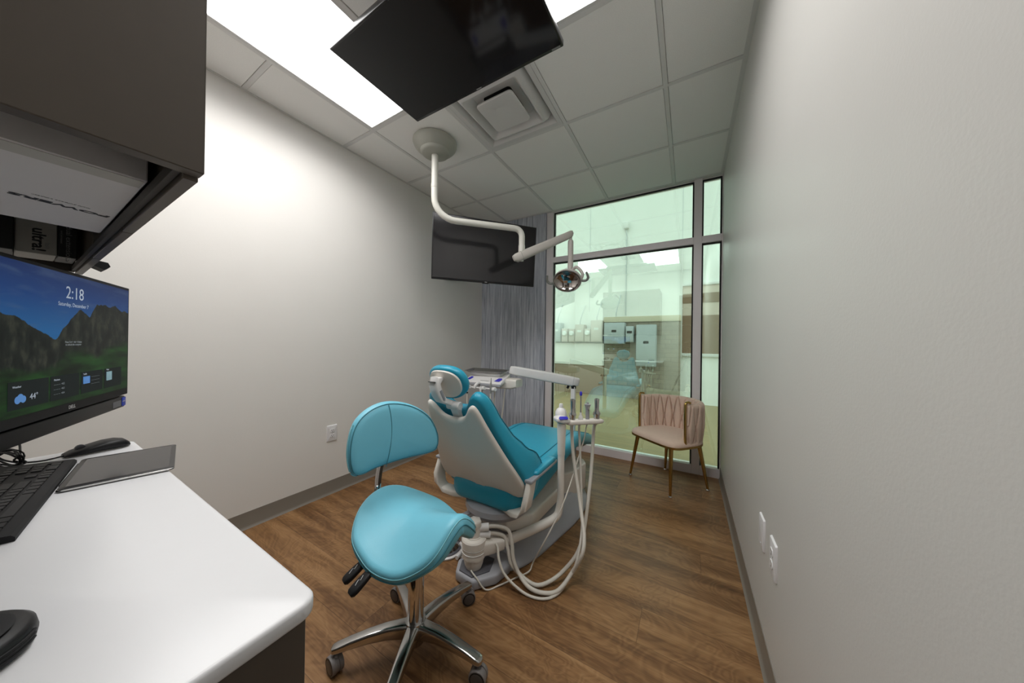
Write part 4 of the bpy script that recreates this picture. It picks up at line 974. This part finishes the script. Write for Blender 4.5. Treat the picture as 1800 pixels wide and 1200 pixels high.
for k, (x, lab) in enumerate(((.610, 'leftmost'), (.735, 'second from left'), (.772, 'third from left'), (.884, 'rightmost'))):
    if k == 1: continue
    put('holder', MB().lathe([(0, -.03), (.016, -.03), (.019, -.022), (.019, .022), (.015, .03), (0, .03)], (x, 2.130, .757), (.94, -.30, .15), 20), PLASW, hold)
# instruments parked in the delivery rack
for nm, x, k, lab in (('handpiece', .618, 0, 'dental handpiece at the left end of the tray rack, mostly behind the headrest'), ('handpiece', .765, 0, 'dental handpiece hanging in the middle holder of the tray rack'), ('syringe', .870, 1, 'steel pointed syringe standing in the right holder of the tray rack')):
    b = V((x, 2.112, .757))
    i_ = thing(nm, b, lab, 'dental instrument', 'instruments on the delivery tray rack')
    if k == 0:
        put('body', MB().lathe([(0, .02), (.007, .02), (.009, .0), (.009, -.035), (.006, -.045), (0, -.045)], b, (0, .1, 1), 16), PLASW, i_)
        put('connector', MB().lathe([(0, -.042), (.0085, -.042), (.0085, -.055), (0, -.055)], b, (0, .1, 1), 16), BLACKP, i_)
    else:
        put('body', MB().lathe([(0, .10), (.003, .098), (.0045, .07), (.0085, .045), (.0100, .0), (.0095, -.03), (0, -.03)], b, (0, .05, 1), 16), STEEL, i_)
    put('hose', MB().tube([b + V((0, -.002, -.03)), b + V((0, -.004, -.12)), b + V((.002, .0, -.30)), b + V((.01, .05, -.38)), b + V((.02, .14, -.30)), V((x + .03, 2.30, .75)), V((x + .03, 2.33, .765))], .0062, 10, 6), HOSE, i_)
# steel instrument tray on top
t = thing('instrument_tray', (.66, 2.35, .878), 'shallow stainless instrument tray lying on the white delivery head', 'tray')
M_ = frame((.66, 2.352, .8785), (1, .03, .0), (-.03, 1, .10), (0, -.10, 1))
def tr(hw, hh, z, r=.02): return [M_ @ V((a, b, z)) for a, b in rrect(hw, hh, r, 5)]
put('tray', MB().rings([tr(.185, .055, .0, .015), tr(.205, .072, .014), tr(.216, .082, .016), tr(.218, .084, .014), tr(.207, .073, .011), tr(.187, .057, -.002, .015)], True, True), STEEL, t)
# ================================================================== WORKTOP UNIT (left foreground)
CX0, CX1, CY0, CY1, CZ = .790, 1.914, YB + .004, .210, .835
wo = []
for cx_, cy_, a0 in ((CX1 - .022, CY1 - .022, 0), (CX0 + .022, CY1 - .022, 90)):
    for k in range(7):
        a = math.radians(a0 + 15 * k); wo.append((cx_ + .022 * math.cos(a), cy_ + .022 * math.sin(a)))
wo += [(CX0, CY0), (CX1, CY0)]
t = solo('worktop', MB().prism(wo, (0, 0, CZ - .022), (1, 0, 0), (0, 1, 0), (0, 0, 1), .022, .005, 3), WTOP, 'white worktop with rounded corners in the left foreground, carrying keyboard and tablet', 'worktop', org=((CX0 + CX1) / 2, 0, CZ - .022))
t = thing('base_cabinet', ((CX0 + CX1) / 2, -.13, 0), 'dark taupe base cabinet under the white worktop', 'cabinet')
bx0, bx1, by1 = .805, 1.886, .200
put('body', MB().box((bx0, CY0, .09), (bx1, by1 - .02, CZ - .022), .001, 1), CAB, t)
put('end_panel', MB().box((bx1 - .001, CY0, .0), (bx1 + .014, by1, CZ - .022), .001, 1), CAB, t)
put('plinth', MB().box((bx0 + .02, CY0, 0), (bx1 - .001, by1 - .08, .09)), CABIN, t)
n = 3; w_ = (bx1 - bx0) / n
for k in range(n):
    a = bx0 + k * w_ + .002; b = a + w_ - .004
    d = put('drawer', MB().box((a, by1 - .02, .62), (b, by1, CZ - .034), .0015, 1), CAB, t)
    put('handle', MB().tube([((a + b) / 2 - .06, by1, .71), ((a + b) / 2 - .06, by1 + .025, .71), ((a + b) / 2 + .06, by1 + .025, .71), ((a + b) / 2 + .06, by1, .71)], .005, 10), BLACKM, d)
    d = put('door', MB().box((a, by1 - .02, .095), (b, by1, .615), .0015, 1), CAB, t)
    put('handle', MB().tube([(b - .04, by1, .45), (b - .04, by1 + .025, .45), (b - .04, by1 + .025, .57), (b - .04, by1, .57)], .005, 10), BLACKM, d)

# ---- wall cabinet above it: open below, boxes lie on its ledges
ux0, ux1, uy1, uz0, uz1 = .79, 1.850, .112, 1.350, 2.22
t = thing('wall_cabinet', ((ux0 + ux1) / 2, -.18, uz0), 'dark taupe wall cabinet hanging at upper left, open at the bottom', 'cabinet')
put('end_panel', MB().box((ux1 - .018, YB + .003, uz0), (ux1, uy1, uz1), .001, 1), CAB, t)
put('inner_panel', MB().box((ux0, YB + .003, uz0), (ux0 + .018, uy1 - .014, uz1), .001, 1), CAB, t)
put('back_panel', MB().box((ux0 + .018, YB + .003, uz0 + .03), (ux1 - .018, YB + .012, uz1)), CABIN, t)
put('top_panel', MB().box((ux0 + .018, YB + .012, uz1 - .018), (ux1 - .018, uy1 - .014, uz1)), CAB, t)
put('shelf', MB().box((ux0 + .018, YB + .012, 1.62), (ux1 - .018, uy1 - .014, 1.638)), CABIN, t)
put('ledge', MB().box((ux0 + .018, YB + .012, uz0 + .002), (ux1 - .018, YB + .05, uz0 + .014)).box((ux0 + .018, uy1 - .020, uz0 + .002), (ux1 - .018, uy1 - .014, uz0 + .014)), CABIN, t)
w_ = (ux1 - .0185 - ux0) / 3
for k in range(3):
    a = ux0 + k * w_ + .0015; b = a + w_ - .003
    d = put('door', MB().box((a, uy1 - .013, uz0 - .004), (b, uy1 - .0005, uz1), .0008, 1), CAB, t)
    hx_ = {0: b - .185, 1: b - .04, 2: a + .04}[k]
    if k == 0:
        put('handle', MB().rings([[V((hx_ + q, uy1 - .001 + yy, zz)) for yy, zz in ((0, uz0 + .018), (.026, uz0 + .014), (.030, uz0 + .004), (.020, uz0 - .006), (.0, uz0 + .004))] for q in (-.028, .028)]), BLACKM, d)

# ---- cartons in the open bottom of the wall cabinet
def carton(nm, lo, hi, m, lab, cat='box'):
    r = thing(nm, ((lo[0] + hi[0]) / 2, (lo[1] + hi[1]) / 2, lo[2]), lab, cat)
    put('carton', MB().box(lo, hi, .0015, 1), m, r)
    return r
bz = uz0 + .0145
def under(x, y, ex): return frame((x, y, bz - .0003), ex, V((0, 0, -1)).cross(V(ex)), (0, 0, -1))
r = carton('white_carton', (1.345, -.40, bz), (1.722, .0905, bz + .075), CARD, 'long flat white box with black lettering lying in the open bottom of the wall cabinet')
put('flap', MB().box((1.690, -.385, bz - .0006), (1.7205, .088, bz + .0002)), CARDG, r)
text('lettering', 'POWERS', .0165, under(1.500, .042, V((.2, -1, 0)).normalized()), INK, r, sx=1.35, bold=.0006)
text('lettering', 'multi purpose adapter', .0055, under(1.524, .040, V((.2, -1, 0)).normalized()), INKG, r)
def face(y, z): return frame((FX + .0004, y, z), (0, 0, -1), (0, 1, 0), (1, 0, 0))
FX, YU0, YU1, YU2 = .965, .007, .062, .091
r = carton('product_box', (.86, YU0, bz), (FX, YU1, bz + .115), CARDG, 'grey box printed ultra! standing behind the white box in the wall cabinet')
text('lettering', 'ultra!', .0255, face(YU0 + .030, bz + .034), INK, r, bold=.0006, sx=1.02)
text('lettering', 'lash', .010, face(YU0 + .042, bz + .022), INKG, r)
r = carton('product_box', (.86, YU1 + .0006, bz), (FX, YU2, bz + .115), CARDB, 'narrow black box with pale lettering beside the grey ultra! box')
text('lettering', 'individual extensions', .0125, face(YU1 + .016, bz + .050), INKG, r, sx=1.15)
text('lettering', 'semi permanent', .005, face(YU1 + .006, bz + .050), INKG, r)
r = carton('black_carton', (.86, -.30, bz), (FX + .01, YU0 - .001, bz + .13), CARDB, 'black box left of the grey ultra! box in the wall cabinet')

# ---- all-in-one computer
ex = V((-.909, .417, 0)).normalized(); nx_ = V((.417, .909, 0)).normalized()          # ex: viewer's left to right, nx_: towards the viewer
Wm = .545
o = V((.815, .194, 0)) - ex * Wm
def MM(z=0): return frame((o.x, o.y, z), ex, (0, 0, 1), nx_)
t = thing('desktop_computer', tuple((o + ex * Wm / 2).xy) + (CZ,), 'black all-in-one computer showing a mountain lock screen, above the keyboard', 'computer')
M0 = MM(0)
put('housing', MB().box((0, .988, -.030), (Wm, 1.318, -.002), .004, M=M0).box((.08, 1.02, -.05), (Wm - .08, 1.28, -.028), .012, M=M0), BLACKP, t)
put('bezel', MB().box((.0015, .9895, -.003), (Wm - .0015, 1.3165, .0), .001, 1, M=M0), BLACKM, t)
sm = MB(); sx0, sx1, sz0, sz1 = .008, Wm - .008, 1.010, 1.309
bmq = sm.bm
vs = [bmq.verts.new(M0 @ V(p)) for p in ((sx0, sz0, .0006), (sx1, sz0, .0006), (sx1, sz1, .0006), (sx0, sz1, .0006))]
fc_ = bmq.faces.new(vs); ul = bmq.loops.layers.uv.new('UVMap')
for l, c in zip(fc_.loops, ((0, 0), (1, 0), (1, 1), (0, 1))): l[ul].uv = c
scn = put('screen', sm, SCREEN, t)
put('speaker_bar', MB().box((.001, .950, -.034), (Wm - .001, .985, -.004), .005, 3, M=M0), BLACKP, t)
bar_ = t.children[-1]
put('badge', MB().box((Wm - .024, .955, -.0045), (Wm - .003, .981, -.0034), .0015, M=M0), BLUEB, bar_)
text('badge_lettering', 'intel', .0085, M0 @ Matrix.Translation((Wm - .0135, .969, -.0033)), SILV, bar_)
put('spec_label', MB().box((Wm - .075, .957, -.0045), (Wm - .028, .974, -.0036), M=M0), DGREYP, bar_)
text('maker_mark', 'DELL', .0115, M0 @ Matrix.Translation((Wm / 2, .9985, .0004)), SILV, t)
def tx(s, size, u, v, m=LETT, al='CENTER'):
    return text('screen_lettering', s, size, M0 @ Matrix.Translation((sx0 + u * (sx1 - sx0), sz0 + v * (sz1 - sz0), .0011)), m, scn, ext=.00005, align=al)
tx('2:18', .040, .505, .855); tx('Saturday, December 7', .0125, .50, .765)
tx('Press Ctrl + Alt + Delete', .006, .50, .475, LETTD); tx('to unlock this computer', .006, .50, .455, LETTD)
wd = MB()
for u0, u1 in ((.14, .345), (.355, .545), (.56, .74), (.755, .93)): wd.box((sx0 + u0 * .529, sz0 + .045 * .299, .0007), (sx0 + u1 * .529, sz0 + .225 * .299, .0009), M=M0)
put('widget_panel', wd, CARDD, scn)
ic = MB()
for du, dv, r_ in ((.185, .105, .0075), (.198, .116, .008), (.212, .105, .007)):
    ic.lathe([(0, .0012), (r_, .0011), (r_, .0009), (0, .0009)], M0 @ V((sx0 + du * .529, sz0 + dv * .299, 0)), nx_, 16)
put('screen_icon', ic, ICONB, scn)
ic = MB().box((sx0 + .575 * .529, sz0 + .125 * .299, .0009), (sx0 + .625 * .529, sz0 + .185 * .299, .0012), .001, M=M0)
put('screen_icon', ic, ICONB, scn)
put('screen_icon', MB().box((sx0 + .775 * .529, sz0 + .115 * .299, .0009), (sx0 + .825 * .529, sz0 + .195 * .299, .0012), .001, M=M0), ICONG, scn)
tx('44°', .0165, .265, .110)
tx('Weather', .006, .16, .190, LETT, 'LEFT'); tx('Markets', .006, .375, .195, LETT, 'LEFT'); tx('Traffic', .006, .575, .205, LETT, 'LEFT'); tx('Maps', .006, .775, .215, LETT, 'LEFT')
for k in range(3): tx('— — —  +0.%d' % (k + 2), .006, .375, .16 - k * .035, LETTD, 'LEFT'); tx('— — — — —', .006, .64, .175 - k * .03, LETTD, 'LEFT')
# arm from the rear wall to the back of the computer
bcn = o + ex * (Wm / 2) - nx_ * .05
put('monitor_arm', MB().box((Wm / 2 - .05, 1.10, -.060), (Wm / 2 + .05, 1.20, -.048), .003, M=M0).tube([bcn + V((0, 0, 1.15)), bcn - nx_ * .10 + V((0, 0, 1.15)), V((bcn.x, YB + .01, 1.15))], .018, 12).box((bcn.x - .05, YB, 1.08), (bcn.x + .05, YB + .012, 1.22), .003), BLACKM, t)

# ---- keyboard
e1 = V((-.448, .087, 0)).normalized(); e2 = V((-e1.y * -1, 0, 0))
e2 = V((e1.y, -e1.x, 0)); e2 = e2 if e2.y < 0 else -e2
ko = V((1.394, .010, CZ))
Mk = frame(ko, e1, e2, (0, 0, 1))
if Mk.determinant() < 0: pass
KW, KD = .454, .148
t = thing('keyboard', tuple(Mk @ V((KW / 2, KD / 2, 0))), 'black wired keyboard on the white worktop, below the computer screen', 'keyboard')
def kp(x, y, z): return ko + e1 * x + e2 * y + V((0, 0, z))
prof = [(0, .000), (0, .006), (.004, .010), (.012, .011), (KD - .006, .021), (KD, .019), (KD, .006), (KD - .02, .000)]
put('body', MB().rings([[kp(x, y, z + .001) for y, z in prof] for x in (0, KW)]), BLACKM, t, sharp=30)
def slope(y): return .011 + (y - .012) / (KD - .018) * .010
u = .0190
nk = 0
def key(x, y, w, d=.0172):
    b = [kp(x + a, y + c, slope(y + c) - .002) for a, c in ((.0008, .0008), (w - .0008, .0008), (w - .0008, d - .0008), (.0008, d - .0008))]
    tp = [kp(x + a, y + c, slope(y + c) + .0035) for a, c in ((.0022, .0018), (w - .0022, .0018), (w - .0022, d - .0026), (.0022, d - .0026))]
    put('key', MB().rings([b, tp]), KEYM, t, sharp=20)
x0 = .014
rows = [(.0165, [1.25, 1.25, 1.25, 6.25, 1.25, 1.25, 1.25, 1.25]), (.0355, [2.25] + [1] * 10 + [2.75]), (.0545, [1.75] + [1] * 11 + [2.25]), (.0735, [1.5] + [1] * 12 + [1.5]), (.0925, [1] * 13 + [2]), (.1175, [1, -1, 1, 1, 1, 1, -.5, 1, 1, 1, 1, -.5, 1, 1, 1, 1])]
for y, ws in rows:
    x = x0
    for w in ws:
        if w > 0:
            key(x, y, w * u); nk += 1
        x += abs(w) * u
nv = x0 + 15 * u + .006
for y, xs_ in ((.0165, (0, 1, 2)), (.0355, (1,)), (.0735, (0, 1, 2)), (.0925, (0, 1, 2)), (.1175, (0, 1, 2))):
    for q in xs_: key(nv + q * u, y, u); nk += 1
npx = nv + 3 * u + .006
for y, L_ in ((.0165, ((0, 2), (2, 1))), (.0355, ((0, 1), (1, 1), (2, 1))), (.0545, ((0, 1), (1, 1), (2, 1))), (.0735, ((0, 1), (1, 1), (2, 1))), (.0925, ((0, 1), (1, 1), (2, 1), (3, 1)))):
    for q, w in L_:
        if npx + (q + w) * u < KW - .004 and nk < 100: key(npx + q * u, y, w * u); nk += 1
put('key', MB().box((0, 0, 0), (u - .004, .032, .005), .001, 1, M=frame(kp(npx + 3 * u + .001, .018, slope(.02) - .001), e1, e2, e1.cross(e2))), KEYM, t) if npx + 4 * u < KW - .002 else None

# ---- tablet lying beside the keyboard
T1 = V((.979, -.205, 0)).normalized(); T2 = V((.205, .979, 0)).normalized()
tc_ = V((1.086, .160, CZ))
Mt = frame(tc_, T1, T2, (0, 0, 1))
t = thing('tablet', tc_, 'dark glass tablet with silver edge lying flat beside the keyboard', 'tablet')
to = rrect(.121, .0825, .010, 6)
put('back_shell', MB().pad(to, [(0, 0), (.96, 0), (1.0, .003), (1.0, .0062), (.995, .0066), (0, .0066)], lambda a, b, w: Mt @ V((a, b, w)), (0, 0)), STEEL, t)
put('case_edge', MB().box((-.085, -.0845, .0003), (.085, -.0815, .0070), .001, M=Mt), BLACKM, t)
put('glass', MB().pad(to, [(0, .0080), (.985, .0080), (.995, .0074), (.995, .0066), (0, .0066)], lambda a, b, w: Mt @ V((a, b, w)), (0, 0)), TVB, t)
put('display', MB().box((-.108, -.073, .0079), (.108, .073, .0083), M=Mt), TVSM, t)
put('charging_port', MB().box((.108, -.0836, .002), (.114, -.0822, .0055), .0006, M=Mt), DARK, t)

# ---- mouse with its coiled cable
mc = V((.856, .137, CZ)); m1 = V((-.10, .99, 0)).normalized(); m2 = V((m1.y, -m1.x, 0))
t = thing('computer_mouse', mc, 'black wired mouse at the far corner of the white worktop', 'mouse')
rings = []
for q, hw, hh in ((-.058, .012, .003), (-.056, .020, .007), (-.045, .026, .013), (-.02, .029, .021), (.008, .030, .0275), (.030, .030, .0275), (.046, .026, .0225), (.055, .017, .013), (.058, .008, .006)):
    rings.append([mc + m1 * q + m2 * (hw * math.copysign(abs(math.cos(a)) ** .6, math.cos(a))) + V((0, 0, .0015 + hh * .5 + hh * .5 * math.copysign(abs(math.sin(a)) ** .8, math.sin(a)))) for a in [k * 2 * PI / 20 for k in range(20)]])
put('body', MB().rings(rings), BLACKP, t, sharp=60)
put('scroll_wheel', MB().lathe([(0, .004), (.009, .004), (.010, 0), (.009, -.004), (0, -.004)], mc - m1 * .030 + V((0, 0, .0185)), m2, 20), DGREYP, t)
cb = []
for k in range(90):
    a = k / 90 * 2 * PI * 4
    cb.append(V((.862, .004, CZ + .024)) + V((.045 * math.cos(a), (.016 + .004 * math.sin(k * .7)) * math.cos(a * 1.0 + .6) * .6 + .012 * math.sin(k * .31), .019 * math.sin(a) + .001 * math.sin(k))))
cb = [mc - m1 * .056 + V((.004, 0, .006)), V((.872, .055, CZ + .004)), V((.885, .030, CZ + .010))] + cb + [V((.84, .02, CZ + .045)), V((.825, .012, CZ + .055)), V((.835, -.03, CZ + .01)), V((.84, -.20, CZ + .004))]
put('cable', MB().tube(cb, .0021, 6, 2), BLACKP, t)
put('cable_tie', MB().tube([V((.870, .004 + .022 * math.cos(a), CZ + .024 + .022 * math.sin(a))) for a in [k * 2 * PI / 16 for k in range(16)]], .0016, 6, closed=True), BLACKM, t)

# ---- rounded black gadget at the very front-left
gc = V((1.703, -.034, CZ))
t = thing('desk_gadget', gc, 'black rounded desk gadget with ridged side at the bottom left corner of the worktop', 'desk accessory')
put('body', MB().lathe([(0, 0), (.050, 0), (.054, .003), (.0555, .012), (.054, .020), (.049, .0245), (.030, .026), (0, .026)], gc, (0, 0, 1), 48), BLACKP, t)
put('top_dial', MB().lathe([(0, .0262), (.040, .0262), (.042, .0275), (.039, .029), (0, .030)], gc, (0, 0, 1), 40), BLACKM, t)
for k in range(3):
    put('ridge', MB().tube([gc + V((.0552 * math.cos(a), .0552 * math.sin(a), .008 + .004 * k)) for a in [math.radians(-30 + 6 * i) for i in range(18)]], .0012, 6), BLACKM, t)

# ================================================================== ELECTRICAL PLATES
def plate(loc, n, e, lab, blank=False):
    loc = V(loc); up = V((0, 0, 1)); M_ = frame(loc, e, up, n)
    t = thing('wall_plate' if blank else 'power_outlet', loc, lab, 'blank plate' if blank else 'outlet')
    ol = rrect(.0375, .060, .004, 3)
    p = put('cover_plate', MB().pad(ol, [(0, .0072), (.88, .0072), (.96, .006), (1.0, .0015), (1.0, 0), (0, 0)], lambda a, b, w: M_ @ V((a, b, w)), (0, 0)), OUTW, t)
    if blank:
        for s in (-1, 1): put('screw', MB().lathe([(0, .0015), (.003, .001), (.0035, 0), (0, -.001)], M_ @ V((0, s * .042, .0072)), n, 12), OUTW, p)
        return
    put('screw', MB().lathe([(0, .0015), (.003, .001), (.0035, 0), (0, -.001)], M_ @ V((0, 0, .0072)), n, 12), OUTW, p)
    for s in (-1, 1):
        k = [( .017 * math.cos(a), max(-.0125, min(.0125, .017 * math.sin(a))) + s * .0195) for a in [q * 2 * PI / 32 for q in range(32)]]
        so_ = put('socket', MB().pad(k, [(0, .0092), (.94, .0092), (1.0, .0082), (1.0, .005), (0, .005)], lambda a, b, w: M_ @ V((a, b, w)), (0, s * .0195)), OUTW, t)
        put('slots', MB().box((-.0075, s * .0195 + .0005, .0088), (-.0055, s * .0195 + .0085, .0094), M=M_).box((.0055, s * .0195 + .0005, .0088), (.0075, s * .0195 + .0085, .0094), M=M_).lathe([(0, .0094), (.0026, .0094), (.0026, .0088), (0, .0088)], M_ @ V((0, s * .0195 - .0065, 0)), n, 12), SLOT, so_)
plate((0, 1.261, .459), V((1, 0, 0)), V((0, 1, 0)), 'white outlet low on the left wall, above the base strip')
plate((XR, 1.462, .460), V((-1, 0, 0)), V((0, -1, 0)), 'white blank plate on the right wall, nearer the window', True)
plate((XR, 1.288, .466), V((-1, 0, 0)), V((0, -1, 0)), 'white double outlet on the right wall, nearer the viewer')

# ================================================================== CAMERA ON ITS TRIPOD (seen mirrored in the glass)
kc = V((2.322, -.035, 1.1657))
t = thing('camera_tripod', (2.322, -.09, 0), 'black camera on a tripod, seen reflected in the window wall', 'camera')
put('camera_body', MB().box((kc.x - .067, kc.y - .065, kc.z - .05), (kc.x + .067, kc.y - .02, kc.z + .045), .010, 3).box((kc.x - .025, kc.y - .06, kc.z + .04), (kc.x + .025, kc.y - .018, kc.z + .075), .008), BLACKP, t)
put('lens', MB().lathe([(0, -.025), (.040, -.025), (.040, -.004), (.038, -.002), (0, -.012)], (kc.x, kc.y, kc.z), (0, 1, 0), 32), BLACKM, t)
put('tripod_head', MB().lathe([(0, .92), (.022, .92), (.022, 1.02), (.030, 1.03), (.030, 1.08), (.018, 1.085), (.035, 1.10), (.035, 1.114), (0, 1.114)], (2.322, -.078, 0), (0, 0, 1), 24).tube([(2.322, -.08, 1.05), (2.27, -.16, 1.02)], .009, 10), BLACKM, t)
put('centre_column', MB().lathe([(0, .62), (.014, .62), (.014, .93), (.04, .93), (.045, .86), (0, .86)], (2.322, -.078, 0), (0, 0, 1), 20), BLACKM, t)
for fx, fy in ((1.965, .262), (2.515, .22), (2.33, -.42)):
    b = V((fx, fy, .006)); a = V((2.322, -.078, .89)) + (b - V((2.322, -.078, 0))).normalized() * .035
    put('leg', MB().tube([a, a + (b - a) * .5, a + (b - a) * .52, b], [.0145, .0145, .011, .010], 12).lathe([(0, 0), (.013, .0), (.013, .02), (0, .02)], b - V((0, 0, .005)), (0, 0, 1), 12), BLACKM, t)
